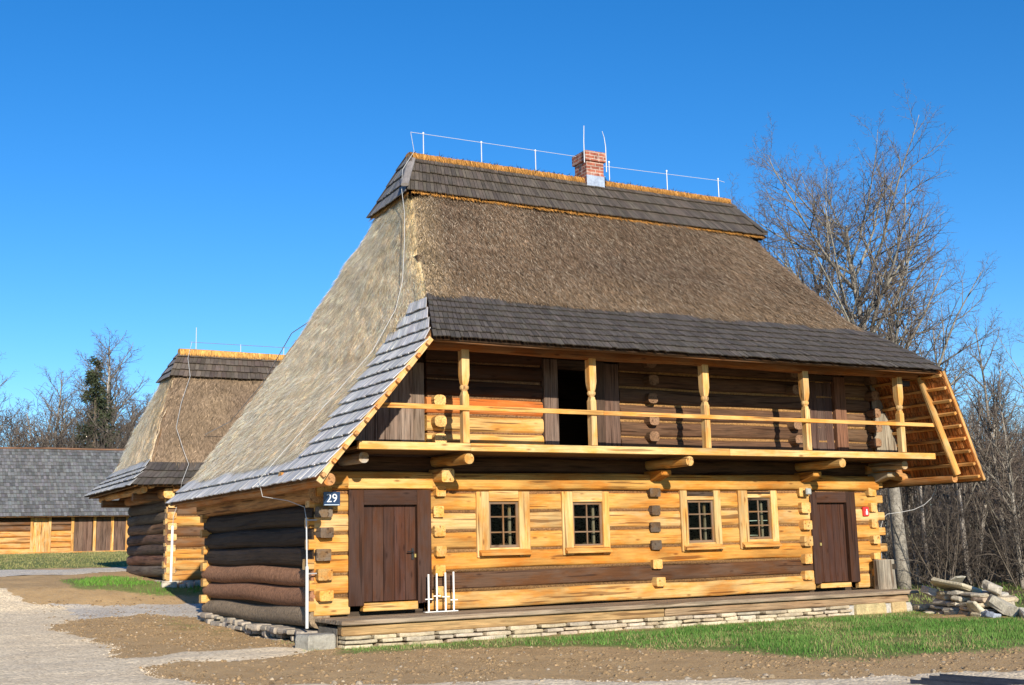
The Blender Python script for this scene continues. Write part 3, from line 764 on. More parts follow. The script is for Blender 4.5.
def col_f(u, z):
    k = vnoise(u * 9 + 3, z * 1.1, 1.); c = lerpc(TH_F2, TH_F, min(1, k * 1.3)); c = lerpc(c, (.36, .27, .16), max(0, 1 - u * S_F.length(z) / .7) * .8)
    return lerpc(c, (.26, .18, .105), max(0, min(1, (7.0 - z) / 1.6)) * .55)
HIP_L = nrm(S_F.nd(np.array(.02), 7.5)[0] + S_L.nd(np.array(.02), 7.5)[0]); HIP_R = nrm(S_F.nd(np.array(.98), 7.5)[0] + S_R.nd(np.array(.02), 7.5)[0])
def band(z): return yend(S_L, -.02, z) if z < 5.1 else float(np.interp(z, [5.1, 5.44, 5.9, 6.0], [yend(S_L, -.02, 5.1), .15, .05, .012]))
def col_l(u, z):
    e = (u - (band(z) if 3.2 < z < 6 else 0)) * S_L.length(z)
    t = max(0., 1 - e / .5) * (1 if z > 3.3 else .2)
    c = lerpc(TH_L, TH_Y, t); return lerpc(c, (.60, .47, .32), vnoise(u * 12, z * 1.6, 1.) * .5)
ug = lambda z: band(z) + .01 * (vnoise(z * 5, 1., 1.) - .5)
m = MB()
thatch(m, S_F, c0, c1, 5.95, 8.66, col_f, 110, 40, 46000, seed=2, ln=(.10, .24), hip=(HIP_L, HIP_R), fleck=(.33, .27, .20))
th = m.build('thatch', M['thatch'], H); th['label'] = 'brown weathered thatch on the front slope'
m = MB()
thatch(m, S_L, lambda z: ug(z) if z < 6 else 0., c1, 3.10, 8.66, col_l, 90, 66, 46000, seed=3, ln=(.10, .26), hip=(HIP_L, None), fleck=(.84, .73, .55))
o = m.build('thatch', M['thatch'], H); o['label'] = 'pale straw thatch on the end slope'
m = MB()
thatch(m, S_R, c0, c1, 5.9, 8.66, col_f, 40, 40, 3000, seed=4, hip=(HIP_R, None)); thatch(m, S_R, lambda z: yend(S_R, -.02, z), c1, 3.1, 5.95, col_f, 30, 20, 2500, seed=5); thatch(m, S_B, c0, c1, 3.1, 8.66, col_f, 50, 30, 6000, seed=6)
o = m.build('thatch', M['thatch'], H); o['label'] = 'thatch on the rear and far end slopes'
# boarding under the covering, open to view in the gallery
m = MB(); cB = (.16, .075, .035)
skin(m, S_F, .002, .998, 5.06, 6.0, -.07, .03, (.075, .045, .028)); skin(m, S_F, .002, .998, 6.01, 9.7, -.24, .03, (.075, .045, .028)); skin(m, S_L, .004, .998, 2.68, 6.0, -.05, .03, (.30, .17, .08)); skin(m, S_L, .004, .998, 6.01, 9.7, -.24, .03, (.30, .17, .08)); skin(m, S_B, .01, .99, 2.66, 9.7, -.07, .03, (.2, .12, .06))
m.build('roof_boarding', M['wood'], H)
m = MB(); skin(m, S_R, .002, .998, 2.72, 6.0, -.02, .03, (.50, .22, .07), nu=40, nz=20); skin(m, S_R, .002, .998, 6.01, 9.7, -.24, .03, (.3, .15, .06)); skm = m
# shingles seen from beneath: rows of narrow splints
rb = m.build('roof_boarding', M['wood'], H); rb['label'] = 'orange brown underside of the far end slope'
m = MB()
for i, z in enumerate(np.linspace(2.86, 4.9, 8)):
    for k in range(46):
        u = k / 46 * .42; du = .42 / 46 * .93
        a = S_R.p(np.array([u + .001, u + du]), z - .0); b = S_R.p(np.array([u + .001, u + du]), z + .27); nn, _ = S_R.nd(np.array([max(u, .02)] * 2), z + .05)
        o1 = -.055 - R.uniform(0, .025)
        m.hexa([a[0] + nn[0] * o1, a[1] + nn[1] * o1, a[1] + nn[1] * (o1 - .015), a[0] + nn[0] * (o1 - .015), b[0] + nn[0] * -.075, b[1] + nn[1] * -.075, b[1] + nn[1] * -.06, b[0] + nn[0] * -.06], jit((.46, .19, .06), .2))
m.build('splint', M['wood'], rb)
m = MB()
for i, z in enumerate(np.linspace(2.80, 4.96, 9)):
    a = S_R.p(np.array(0.), z + .04); b = S_R.p(np.array(.5), z + .04); nn, _ = S_R.nd(np.array(.02), z)
    m.beam(a - nn * .11 + V(0, .03, 0), b - nn * .11, .06, .075, jit((.56, .31, .11), .1), up=tuple(nn))
m.build('roof_batten', M['wood'], rb, bevel=.004)
m = MB()
for y in (.2, 1.7): m.log((13.45, y, 5.0), (14.2, y, 2.86), .15, .15, (.4, .22, .1), ex=2.3)
m.log((XR - .2, .12, 3.06), (14.35, .12, 2.86), .2, .2, (.45, .25, .1), ex=2.4)
m.log((14.2, -1.35, 2.78), (14.2, 8, 2.78), .17, .17, (.48, .25, .1), ex=2.3)
m.build('purlin', M['wood'], H)
# verge boards
m = MB(); rail_poly(m, S_L, .004, 2.62, 5.05, -.03, .045, .10, (.62, .43, .2), n=9)
for z in np.linspace(2.75, 4.95, 11):
    p = S_L.p(np.array(0.), z); nn, _ = S_L.nd(np.array(.02), z); m.beam(p - nn * .03 + V(0, -.07, 0), p - nn * .03 + V(0, .6, 0), .07, .06, jit((.60, .32, .13), .15), up=tuple(nn))
m.build('verge_board', M['wood'], H, bevel=.004)
m = MB(); rail_poly(m, S_R, .003, 2.72, 5.05, -.01, .05, .07, (.62, .36, .14), n=9); m.build('verge_board', M['wood'], H, bevel=.004)
# eave timbers
for a, b, w_, h_, c, e in (((1.5, -1.2, 5.09), (13.4, -1.2, 5.09), .2, .30, (.30, .13, .05), 3), ((2.2, -.35, 5.9), (12.4, -.35, 5.9), .2, .2, (.06, .04, .025), 2.5), ((1.3, -1.72, 5.03), (13.55, -1.72, 5.03), .09, .07, (.2, .11, .06), 4), ((-.36, -1.75, 2.66), (-.36, 8.0, 2.66), .2, .2, (.42, .22, .09), 2.2)):
    m = MB(); m.log(a, b, w_, h_, c, ex=e); m.build('purlin', M['wood'], H)
for x in (2.36, 4.7, 7.1, 8.95, 11.03, 13.1):
    m = MB(); m.log((x, -1.5, 5.18), (x, .3, 5.3), .17, .17, (.14, .07, .035), ex=2.6); m.build('tie_beam', M['wood'], H)
m = MB(); m.log((-.5, .3, 2.80), (.3, .3, 2.80), .2, .2, (.50, .28, .1), ex=2.5, capcol=(.6, .38, .15)); m.build('tie_beam', M['wood'], H)
# shingle skirts and cap
SH_F = (.075, .065, .058); SH_L = (.50, .49, .485)
m = MB()
shingle_rows(m, S_F, list(np.linspace(5.04, 5.98, 8)), c0, c1, .085, SH_F, lift=.036, var=.24)
o = m.build('shingle_skirt', M['shingle'], H); o['label'] = 'dark shingle skirt along the front eave above the gallery'
m = MB(); zs = list(2.66 + .2315 * np.arange(15))
shingle_rows(m, S_L, zs[:3], c0, c1, .10, SH_L, lift=.05, var=.16, over=.2)
shingle_rows(m, S_L, zs[2:], c0, lambda z: band(z) + .004, .10, SH_L, lift=.05, var=.16, over=.15)
o = m.build('shingle_skirt', M['shingle'], H); o['label'] = 'pale grey shingle skirt down the end slope and along its eave'
m = MB()
shingle_rows(m, S_R, zs[:3], c0, c1, .14, SH_F, lift=.05); shingle_rows(m, S_R, zs[2:], c0, lambda z: yend(S_R, -.02, z) if z < 5.1 else .1, .14, SH_F, lift=.05); shingle_rows(m, S_B, zs[:3], c0, c1, .14, SH_F, lift=.05)
o = m.build('shingle_skirt', M['shingle'], H); o['label'] = 'shingle skirt on the rear and far end slopes'
m = MB(); zc_ = [8.56, 8.86, 9.16, 9.46, 9.74]
class Off:
    def __init__(s, sf, d): s.sf = sf; s.d = d; s.a = sf.a; s.b = sf.b
    def p(s, u, z):
        n, _ = s.sf.nd(np.clip(u, .02, .98), z); return s.sf.p(u, z) + n * s.d
    def nd(s, u, z): return s.sf.nd(u, z)
    def length(s, z): return s.sf.length(z)
for s_, c in ((S_F, (.095, .078, .062)), (S_L, (.17, .165, .165)), (S_R, SH_F), (S_B, SH_F)):
    shingle_rows(m, Off(s_, .06), zc_, lambda z: -.012, lambda z: 1.012, .085, c, lift=.045, var=.24)
m.log((2.36, 1.36, 8.72), (3.06, 2.50, 9.74), .16, .07, (.22, .2, .19), ex=2.5)
m.log((11.62, 1.36, 8.72), (11.46, 2.50, 9.72), .16, .07, (.08, .07, .06), ex=2.5)
m.build('shingle_cap', M['shingle'], H)
# straw fringe under the cap and the straw ridge roll
m = MB()
for s_, n_ in ((S_F, 2200), (S_L, 900)):
    u = NR.rand(n_); z = NR.uniform(8.55, 8.66, n_); p = s_.p(u, z); n, d = s_.nd(np.clip(u, .02, .98), z)
    D = d + np.cross(n, d) * NR.normal(0, .25, n_)[:, None] + n * NR.uniform(0, .3, n_)[:, None]; D /= np.linalg.norm(D, axis=1)[:, None]
    slivers(m, p + n * .05, D, n, NR.uniform(.05, .13, n_), NR.uniform(.015, .03, n_), np.array([(.46, .22, .055)]) * NR.uniform(.5, 1.25, (n_, 1)))
for i in range(22):
    x0 = 2.98 + 8.5 * i / 22; x1 = 2.98 + 8.5 * (i + 1) / 22 + .02
    m.log((x0, 2.58, 9.73 + R.uniform(-.012, .012)), (x1, 2.58, 9.73 + R.uniform(-.012, .012)), .33, .19, jit((.26, .13, .045), .12), ex=2.6, seg=.2)
n_ = 3600; x = NR.uniform(2.98, 11.48, n_); P = np.stack([x, NR.uniform(2.38, 2.42, n_), NR.uniform(9.73, 9.80, n_)], -1)
D = np.stack([NR.normal(0, .12, n_), -.25 - NR.rand(n_) * .2, -np.ones(n_)], -1); D /= np.linalg.norm(D, axis=1)[:, None]
slivers(m, P, D, np.tile(V(0, -1, .2), (n_, 1)), NR.uniform(.1, .17, n_), NR.uniform(.015, .03, n_), np.array([(.42, .205, .055)]) * NR.uniform(.5, 1.15, (n_, 1)))
n_ = 1500; x = NR.uniform(2.98, 11.48, n_); P = np.stack([x, NR.uniform(2.42, 2.74, n_), np.full(n_, 9.80)], -1)
D = np.stack([NR.normal(0, .3, n_), NR.normal(0, .6, n_), NR.uniform(.05, .3, n_)], -1); D /= np.linalg.norm(D, axis=1)[:, None]
slivers(m, P, D, np.tile(V(.1, 0, 1), (n_, 1)), NR.uniform(.06, .14, n_), NR.uniform(.012, .02, n_), np.array([(.10, .065, .04)]) * NR.uniform(.5, 1.6, (n_, 1)))
m.build('straw_ridge', M['thatch'], H)

# chimney
def brick_box(m, x0, x1, y0, y1, z0, z1):
    for a, b, n in (((x0, y0), (x1, y0), 0), ((x1, y0), (x1, y1), 1), ((x1, y1), (x0, y1), 2), ((x0, y1), (x0, y0), 3)):
        L = math.hypot(b[0] - a[0], b[1] - a[1])
        m.add([(a[0], a[1], z0), (b[0], b[1], z0), (b[0], b[1], z1), (a[0], a[1], z1)], [(0, 1, 2, 3)], (1., 1., 1.), [(n * 3.1, z0, 0), (n * 3.1 + L, z0, 0), (n * 3.1 + L, z1, 0), (n * 3.1, z1, 0)])
    for z, fl_ in ((z1, 0), (z0, 1)):
        q = [(x0, y0, z), (x1, y0, z), (x1, y1, z), (x0, y1, z)]
        m.add(q, [(0, 1, 2, 3) if not fl_ else (3, 2, 1, 0)], (1., 1., 1.), [(p[0], p[1], 0) for p in q])
CX0, CX1, CY0, CY1 = 7.27, 7.73, 2.28, 2.78
m = MB(); brick_box(m, CX0, CX1, CY0, CY1, 9.3, 10.18); brick_box(m, CX0 - .045, CX1 + .045, CY0 - .045, CY1 + .045, 10.175, 10.40)
ch = m.build('chimney', M['brick'], H)
m = MB(); m.box(CX0 - .012, CX1 + .03, CY0 - .02, CY0 - .006, 9.42, 9.83, (.62, .64, .66), axis=2); m.box(CX1 + .006, CX1 + .03, CY0 - .02, CY1, 9.4, 9.85, (.6, .62, .64), axis=2); m.build('flashing', M['metal'], ch)
m = MB(); m.box(CX0 + .1, CX1 - .1, CY0 + .1, CY1 - .1, 10.39, 10.405, (.02, .02, .02)); m.build('flue', M['paint'], ch)
# lightning conductor
lc = MB(); g = (.50, .52, .55)
lc.tube([(3.05, 2.6, 10.32), (7.2, 2.6, 10.35)], [.0055] * 2, 6, g); lc.tube([(7.95, 2.6, 10.22), (11.35, 2.6, 10.30), (11.5, 2.6, 10.28)], [.0055] * 3, 6, g)
LC = lc.build('lightning_conductor', M['paint'], H)
for x in (3.35, 4.75, 6.12, 8.1, 9.75, 11.3):
    m = MB(); m.tube([(x, 2.6, 9.85), (x, 2.6, 10.36)], [.012, .011], 6, g); m.lathe((x, 2.6, 10.31), [(.012, 0), (.022, .01), (.022, .04), (.012, .05)], 8, g); m.build('conductor_post', M['paint'], LC)
for pts in ([(7.20, 2.25, 10.1), (7.20, 2.25, 10.6), (7.22, 2.25, 10.98)], [(7.79, 2.25, 9.95), (7.79, 2.25, 10.55), (7.76, 2.25, 10.78), (7.71, 2.25, 10.92)]):
    m = MB(); m.tube(pts, [.013, .011, .008, .006][:len(pts)], 6, g); m.build('air_terminal', M['paint'], LC)
w = [(3.05, 2.58, 10.3), (2.95, 2.2, 9.75)]
for u, z in ((.012, 9.2), (.015, 8.62), (.03, 8.), (.05, 7.2), (.10, 6.4), (.15, 5.8), (.235, 5.), (.255, 4.2), (.285, 3.4), (.292, 2.74)):
    n, _ = S_L.nd(np.array(max(u, .03)), z); w.append(tuple(S_L.p(np.array(u), z) + n * (.19 if z > 8.6 else .13)))
w += [(-.62, .9, 2.52), (-.35, .3, 2.42), (-.16, -.0, 2.3), (-.16, -.1, 2.1)]
m = MB(); m.tube(w, [.0065] * len(w), 6, (.45, .45, .44)); m.tube([(-.16, -.1, 2.12), (-.15, -.12, 1.25)], [.012, .014], 6, g); m.build('conductor_wire', M['paint'], LC)
m = MB(); m.tube([(-.15, -.12, 1.3), (-.15, -.13, .28)], [.027, .027], 10, (.66, .66, .63)); m.build('conductor_pipe', M['paint'], LC)
for z in (1.18, 2.075):
    m = MB(); m.box(-.16, .02, -.13, -.1, z - .01, z + .01, (.3, .3, .3)); m.build('pipe_clip', M['paint'], LC)
m = MB(); m.tube([(14.45, -.6, 2.72), (14.42, -.58, 2.55), (14.34, -.52, 2.38), (14.2, -.43, 2.24), (14.0, -.3, 2.14), (13.75, -.15, 2.09), (13.5, 0, 2.06), (13.41, .05, 1.98), (13.36, .08, 1.8), (13.33, .1, 1.5), (13.32, .12, .3)], [.006] * 11, 6, (.5, .5, .5)); m.build('conductor_wire', M['paint'], LC)

# footing: porch deck, beam, dry stone courses, rubble under the side wall
m = MB()
for i in range(5): m.box(.03 + .002 * i, 12.9, -1.30 + .262 * i, -1.30 + .262 * i + .258, .365, .435 + R.uniform(-.006, .006), jit((.36, .28, .195), .14))
dk = m.build('porch_deck', M['oldwood'], H, bevel=.012)
m = MB(); m.box(.06, 6.4, -1.21, -1.0, .19, .362, (.42, .28, .13)); m.box(6.42, 12.7, -1.205, -1.0, .2, .361, (.36, .25, .15)); m.build('deck_beam', M['oldwood'], dk, bevel=.02)
m = MB(); ST = [(.42, .345, .235), (.46, .39, .275), (.36, .295, .21), (.42, .36, .275)]
def slab(m, x0, x1, y0, y1, z0, z1, col, j=.015):
    q = lambda v: v + R.uniform(-j, j)
    # irregular flat stone, 8-gon outline
    P = [(x0 + (x1 - x0) * a, y0 + (y1 - y0) * b) for a, b in ((.06, 0), (.5, -.03), (.95, .02), (1, .3), (1, .8), (.9, 1), (.1, 1), (0, .6))]
    P = [(q(a), q(b)) for a, b in P]; n = len(P); zz = (z1 - z0)
    vs = []
    cx, cy = np.mean(P, 0)
    for f, sh in ((0, .93), (.25, 1), (.75, 1.), (1, .95)):
        for a, b in P: vs.append((cx + (a - cx) * sh, cy + (b - cy) * sh, z0 + zz * f + R.uniform(-.006, .006)))
    fs = [(i * n + j2, i * n + (j2 + 1) % n, (i + 1) * n + (j2 + 1) % n, (i + 1) * n + j2) for i in range(3) for j2 in range(n)] + [tuple(range(n - 1, -1, -1)), tuple(range(3 * n, 4 * n))]
    o = V(R.uniform(0, 40), R.uniform(0, 40), R.uniform(0, 40))
    m.add(vs, fs, jit(col, .14), [tuple(V(*v) + o) for v in vs])
for r, (z0, z1) in enumerate([(-.08, .055), (.06, .125), (.13, .195)]):
    x = .05
    while x < 10.9:
        L = R.uniform(.28, .75); slab(m, x, min(x + L - .012, 11.0), -1.26 + R.uniform(-.035, .03), -.9, z0 + R.uniform(-.01, .012), z1 + R.uniform(-.012, .002), R.choice(ST)); x += L
for x0, x1, c in ((11.05, 12.0, (.45, .36, .19)), (12.1, 12.55, (.46, .34, .17))): slab(m, x0, x1, -1.27, -.8, -.05, .21, c)
m.box(10.9, 12.75, -1.22, -.7, -.1, .19, (.40, .38, .345))
m.box(.06, 12.7, -.98, -.1, -.1, .3, (.2, .17, .13))
y = .05
while y < 7.2:
    L = R.uniform(.18, .5)
    for z0 in (-.1, .02, .12):
        if R.random() < .92: slab(m, -.16 + R.uniform(-.12, .05), .3, y, y + L * R.uniform(.7, 1), z0 + R.uniform(-.02, .02) + terr(0, y) * .7, z0 + R.uniform(.07, .12) + terr(0, y) * .6, (.31, .27, .22), j=.04)
    y += L
m.build('foundation', M['stone'], H)

# ================================================================== SECOND LOG HOUSE
K = empty('log_house', (5.5, 14.2, .75), 'smaller single storey thatched log house standing behind the gallery house', 'house')
X0, Y0, X1, Y1, ZB2 = .76, 14.24, 10.2, 19.4, .80
m = MB(); dm = MB(); sm_ = MB(); fl = MB()
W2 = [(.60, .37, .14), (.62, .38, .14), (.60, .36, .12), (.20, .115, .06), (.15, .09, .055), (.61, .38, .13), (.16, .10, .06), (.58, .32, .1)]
for k in range(8):
    z = ZB2 + .30 * k + .15
    m.log((X0, Y0 + .1, z), (X1, Y0 + .1, z), .22, .28, jit(W2[k], .1), ex=3.2)
    fl.log((X0, Y0 + .10, z + .15), (X1, Y0 + .12, z + .15), .12, .09, (.25, .14, .06), ex=2, seg=.2)
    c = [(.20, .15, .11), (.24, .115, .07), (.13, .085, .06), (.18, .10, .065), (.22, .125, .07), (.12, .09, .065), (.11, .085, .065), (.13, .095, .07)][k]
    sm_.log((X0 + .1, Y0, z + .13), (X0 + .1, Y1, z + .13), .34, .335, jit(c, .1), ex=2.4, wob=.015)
    dm.log((X0, Y1 - .1, z), (X1, Y1 - .1, z), .22, .3, jit(W2[k], .1), ex=3); dm.log((X1 - .1, Y0, z + .1), (X1 - .1, Y1, z + .1), .25, .3, jit(W2[k], .1), ex=2.5)
fl.box(X0 + .1, X1 - .1, Y0 + .1, Y0 + .2, ZB2, 3.3, (.2, .12, .06)); fl.box(X0 + .1, X0 + .2, Y0 + .1, Y1 - .1, ZB2, 3.3, (.04, .03, .02), axis=1)
wf = m.build('wall', M['wood'], K); wf['label'] = 'sunlit front wall of alternating pale and dark logs'
fl.build('chinking', M['moss'], wf)
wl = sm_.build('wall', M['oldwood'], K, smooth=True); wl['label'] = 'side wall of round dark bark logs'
dm.build('wall', M['wood'], K)['label'] = 'rear and far end walls'
for k in range(8):
    z = ZB2 + .30 * k + .15
    e = MB(); e.log((X0 - .06 + R.uniform(-.03, .03), Y0 + .1, z), (X0, Y0 + .1, z), .22, .20, jit((.60, .39, .16) if k != 4 else (.2, .13, .08), .1), ex=6, capcol=(.66, .46, .22), seg=1); e.build('log_end', M['wood'], wf)
    if k < 7:
        e = MB(); e.log((X0 + .12, Y0 - .06 + R.uniform(-.03, .03), z + .15), (X0 + .12, Y0 + .05, z + .15), .25, .19, jit((.58, .36, .14) if k != 4 else (.2, .12, .08), .12), ex=6, capcol=(.66, .46, .22), seg=1); e.build('log_end', M['wood'], wf)
m = MB()
m.log((X0 - .1, Y0 - .55, 3.20), (X0 - .1, Y1 + .7, 3.20), .30, .28, (.34, .19, .09), ex=3, capcol=(.66, .46, .2))
m.log((X0 - .75, Y0 - .4, 3.30), (X0 - .75, Y1 + .7, 3.30), .19, .19, (.50, .29, .12), ex=2.2, capcol=(.70, .48, .22)); m.log((X0 - .55, Y0 - .55, 3.42), (X0 - .55, Y1 + .6, 3.42), .17, .17, (.50, .29, .12), ex=2.2, capcol=(.70, .48, .22))
m.log((X0 - .9, Y0 + .3, 3.12), (X1 + .9, Y0 + .3, 3.12), .24, .22, (.20, .12, .07), ex=3); m.log((X0 - .9, Y1 - .2, 3.12), (X1 + .9, Y1 - .2, 3.12), .24, .22, (.16, .1, .06), ex=3)
m.log((X0, Y0 - .6, 3.30), (X1, Y0 - .6, 3.30), .16, .16, (.4, .24, .1), ex=2.4)
m.build('eave_beam', M['wood'], K)
A2 = [(-.42, 13.3, 3.42), (.12, 13.73, 3.95), (.64, 14.93, 5.34), (1.21, 16.07, 6.7), (1.65, 16.85, 7.6)]
B2 = [(-.5, 20.4, 3.34), (.24, 19.85, 4.0), (.68, 18.71, 5.34), (1.19, 17.7, 6.7), (1.66, 16.87, 7.6)]
mir = lambda L: [(11.0 - p[0], p[1], p[2]) for p in L]
T_F = Surf(A2, mir(A2), (0, -1, 1)); T_L = Surf(A2, B2, (-1, 0, .6)); T_R = Surf(mir(A2), mir(B2), (1, 0, .6)); T_B = Surf(B2, mir(B2), (0, 1, 1))
cf2 = lambda u, z: lerpc((.175, .125, .085), (.25, .182, .115), vnoise(u * 12, z * 1.5, 1.) * .8)
cl2 = lambda u, z: lerpc((.84, .69, .49), (.70, .56, .38), vnoise(u * 8, z * 1.7, 1.))
m = MB(); thatch(m, T_F, c0, c1, 3.88, 6.85, cf2, 70, 26, 9000, seed=12, ln=(.15, .3)); o = m.build('thatch', M['thatch'], K); o['label'] = 'brown thatch on the front slope'
m = MB(); thatch(m, T_L, c0, c1, 3.98, 6.85, cl2, 40, 26, 9000, seed=13, ln=(.15, .3)); o = m.build('thatch', M['thatch'], K); o['label'] = 'pale thatch on the end slope'
m = MB(); thatch(m, T_R, c0, c1, 3.98, 6.85, cf2, 24, 16, 1500, seed=14); thatch(m, T_B, c0, c1, 3.98, 6.85, cf2, 40, 16, 2000, seed=15); m.build('thatch', M['thatch'], K)
m = MB()
for s_ in (T_F, T_L, T_R, T_B): skin(m, s_, .004, .996, 3.42, 7.5, -.09, .03, (.2, .12, .06))
m.build('roof_boarding', M['wood'], K)
m = MB()
shingle_rows(m, T_F, [3.38, 3.58, 3.78, 3.98], c0, c1, .13, SH_F, lift=.05)
for s_, c in ((T_L, (.38, .38, .38)), (T_R, SH_F), (T_B, SH_F)): shingle_rows(m, s_, [3.36, 3.54, 3.72, 3.90, 4.08], c0, c1, .15, c, lift=.06, var=.18)
m.build('shingle_skirt', M['shingle'], K)
m = MB()
for s_, c in ((T_F, (.115, .092, .075)), (T_L, (.17, .16, .16)), (T_R, SH_F), (T_B, SH_F)): shingle_rows(m, Off(s_, .05), [6.72, 6.95, 7.18, 7.40, 7.58], lambda z: -.012, lambda z: 1.012, .13, c, lift=.06, var=.3)
m.build('shingle_cap', M['shingle'], K)
m = MB(); m.log((1.58, 16.85, 7.64), (9.42, 16.85, 7.64), .34, .22, (.46, .25, .08), ex=2.6, seg=.25)
n_ = 1800; x = NR.uniform(1.58, 9.42, n_); P = np.stack([x, NR.uniform(16.64, 16.69, n_), NR.uniform(7.62, 7.72, n_)], -1); D = np.stack([NR.normal(0, .12, n_), -.3 * np.ones(n_), -np.ones(n_)], -1); D /= np.linalg.norm(D, axis=1)[:, None]
slivers(m, P, D, np.tile(V(0, -1, .2), (n_, 1)), NR.uniform(.1, .18, n_), NR.uniform(.02, .035, n_), np.array([(.62, .34, .10)]) * NR.uniform(.5, 1.2, (n_, 1)))
m.build('straw_ridge', M['thatch'], K)
m = MB(); m.tube([(1.9, 16.85, 7.98), (9.2, 16.85, 7.98)], [.009] * 2, 6, g); LC2 = m.build('lightning_conductor', M['metal'], K)
for x in (2.1, 3.5, 4.9, 6.3, 7.7, 9.1):
    m = MB(); m.tube([(x, 16.85, 7.7), (x, 16.85, 8.0 if x > 2.2 else 8.45)], [.014, .011], 6, g); m.build('conductor_post', M['paint'], LC2)
w = [(1.95, 16.75, 7.98), (1.75, 16.4, 7.4)]
for u, z in ((.06, 6.7), (.05, 5.8), (.05, 5.), (.08, 4.3), (.10, 3.9), (.11, 3.42)):
    n, _ = T_F.nd(np.array(max(u, .03)), z); w.append(tuple(T_F.p(np.array(u), z) + n * .14))
w += [(.95, 13.75, 3.0), (.86, 13.95, 2.6), (.84, 13.95, 2.3)]
m = MB(); m.tube(w, [.007] * len(w), 6, (.5, .5, .49)); m.build('conductor_wire', M['paint'], LC2)
m = MB(); m.tube([(.84, 13.95, 2.32), (.82, 13.93, .72)], [.035] * 2, 10, (.74, .74, .72)); m.build('conductor_pipe', M['paint'], LC2)
m = MB(); m.tube([(1.81, 14.42, 4.9), (2.3, 13.6, 5.2), (2.6, 11.5, 6.05), (2.4, 8.5, 6.9), (2.3, 4.9, 7.0)], [.011] * 5, 6, (.45, .45, .44)); m.build('cable', M['metal'], K)
m = MB(); y = Y0
while y < Y1:
    L = R.uniform(.25, .6); slab(m, X0 - .12, X0 + .3, y, y + L * .9, terr(X0, y) - .15, ZB2 + .03, (.31, .27, .22), j=.03); y += L
x = X0 - .1
while x < X1:
    L = R.uniform(.25, .6); slab(m, x, x + L * .92, Y0 - .1, Y0 + .3, terr(x, Y0) - .2, ZB2 + .02, (.42, .37, .3), j=.03); x += L
m.build('foundation', M['stone'], K)
for i in range(5):
    m = MB(); x = .55 + i * .22; slab(m, x, x + R.uniform(.15, .28), 13.7 + R.uniform(-.1, .12), 13.95, terr(x, 13.8) - .05, terr(x, 13.8) + R.uniform(.06, .16), (.46, .41, .34))
    o = m.build('stone', M['stone']); tag(o, 'small grey stone lying at the front corner of the smaller log house', 'stone', 'stones at the corner of the smaller house')

# ================================================================== LONG BARN
B = empty('barn', (0, 49, 1.7), 'long low log barn with a plain grey shingle roof at the far left', 'barn')
bx0, bx1, by0, by1, bz0 = -13., 13.5, 49., 57., 1.68
m = MB(); dk_ = MB()
def blog(x0, x1, dark=False):
    for k in range(6):
        z = bz0 + .18 + .3 * k
        m.log((x0, by0 + .12, z), (x1, by0 + .12, z), .24, .29, jit((.60, .34, .13) if k < 4 and not dark else (.17, .10, .06), .12), ex=2.6, seg=.6)  # top two courses darkened, painting in the eave's shadow
def bplank(x0, x1, col, z1=3.6):
    n = max(2, round((x1 - x0) / .22)); w = (x1 - x0) / n; p = MB()
    for i in range(n): p.box(x0 + i * w + .004, x0 + (i + 1) * w - .004, by0 + .02 + R.uniform(0, .015), by0 + .07, bz0 + .12, z1, jit(col, .15), axis=2)
    return p
blog(-12.9, -6.2); blog(-5.0, 1.52); blog(2.45, 3.55); blog(6.4, 13.4)
for x0, x1, y in ((bx0, bx1, by1 - .1),): 
    for k in range(6): dk_.log((x0, y, bz0 + .18 + .3 * k), (x1, y, bz0 + .18 + .3 * k), .24, .3, jit((.3, .18, .08), .1), ex=2.6, seg=.8)
for x in (bx0 + .1, bx1 - .1):
    for k in range(6): dk_.log((x, by0, bz0 + .18 + .3 * k), (x, by1, bz0 + .18 + .3 * k), .24, .3, jit((.3, .18, .08), .1), ex=2.6, seg=.8)
dk_.box(bx0, bx1, by0 + .3, by0 + .4, bz0, 3.7, (.05, .035, .025))
dk_.box(bx0, bx1, by0 + .15, by0 + .35, 3.42, 3.75, (.10, .065, .04))  # dark strip standing in for the shade under the eave
bw = m.build('wall', M['wood'], B); bw['label'] = 'log panels of the barn front'; dk_.build('wall', M['oldwood'], B)['label'] = 'rear and end walls of the barn, dark backing and painted eave shade strip'
bplank(1.60, 2.40, (.60, .40, .18)).build('door', M['wood'], B)['label'] = 'pale new plank door between two log panels'
bplank(3.68, 4.62, (.17, .105, .075)).build('door', M['oldwood'], B)['label'] = 'dark brown double door leaf beside a pale post'
bplank(4.84, 5.60, (.15, .095, .07)).build('door', M['oldwood'], B); bplank(5.74, 6.4, (.16, .10, .075)).build('door', M['oldwood'], B)
bplank(-6.1, -5.1, (.5, .33, .16)).build('door', M['wood'], B)
for x in (-12.8, -6.15, -5.05, 1.54, 2.44, 3.6, 4.74, 5.67, 6.45, 10, 13.3):
    p = MB(); p.box(x - .07, x + .07, by0 - .05, by0 + .1, bz0, 3.62, jit((.62, .41, .18), .08), axis=2); p.build('post', M['wood'], B)
p = MB(); p.box(bx0, bx1, by0 - .06, by0 + .2, bz0 - .02, bz0 + .12, (.55, .33, .14)); p.build('sill_beam', M['wood'], B)
p = MB(); x = bx0
while x < bx1:
    L = R.uniform(.4, .9); slab(p, x, x + L * .95, by0 - .1, by0 + .3, 1.4, bz0 - .02, (.40, .36, .3), j=.03); x += L
p.build('foundation', M['stone'], B)
E1 = [(bx0 - .5, by0 - .7, 3.66), (bx0 - .5, 53, 7.62)]; E2 = [(bx1 + .5, by0 - .7, 3.66), (bx1 + .5, 53, 7.62)]
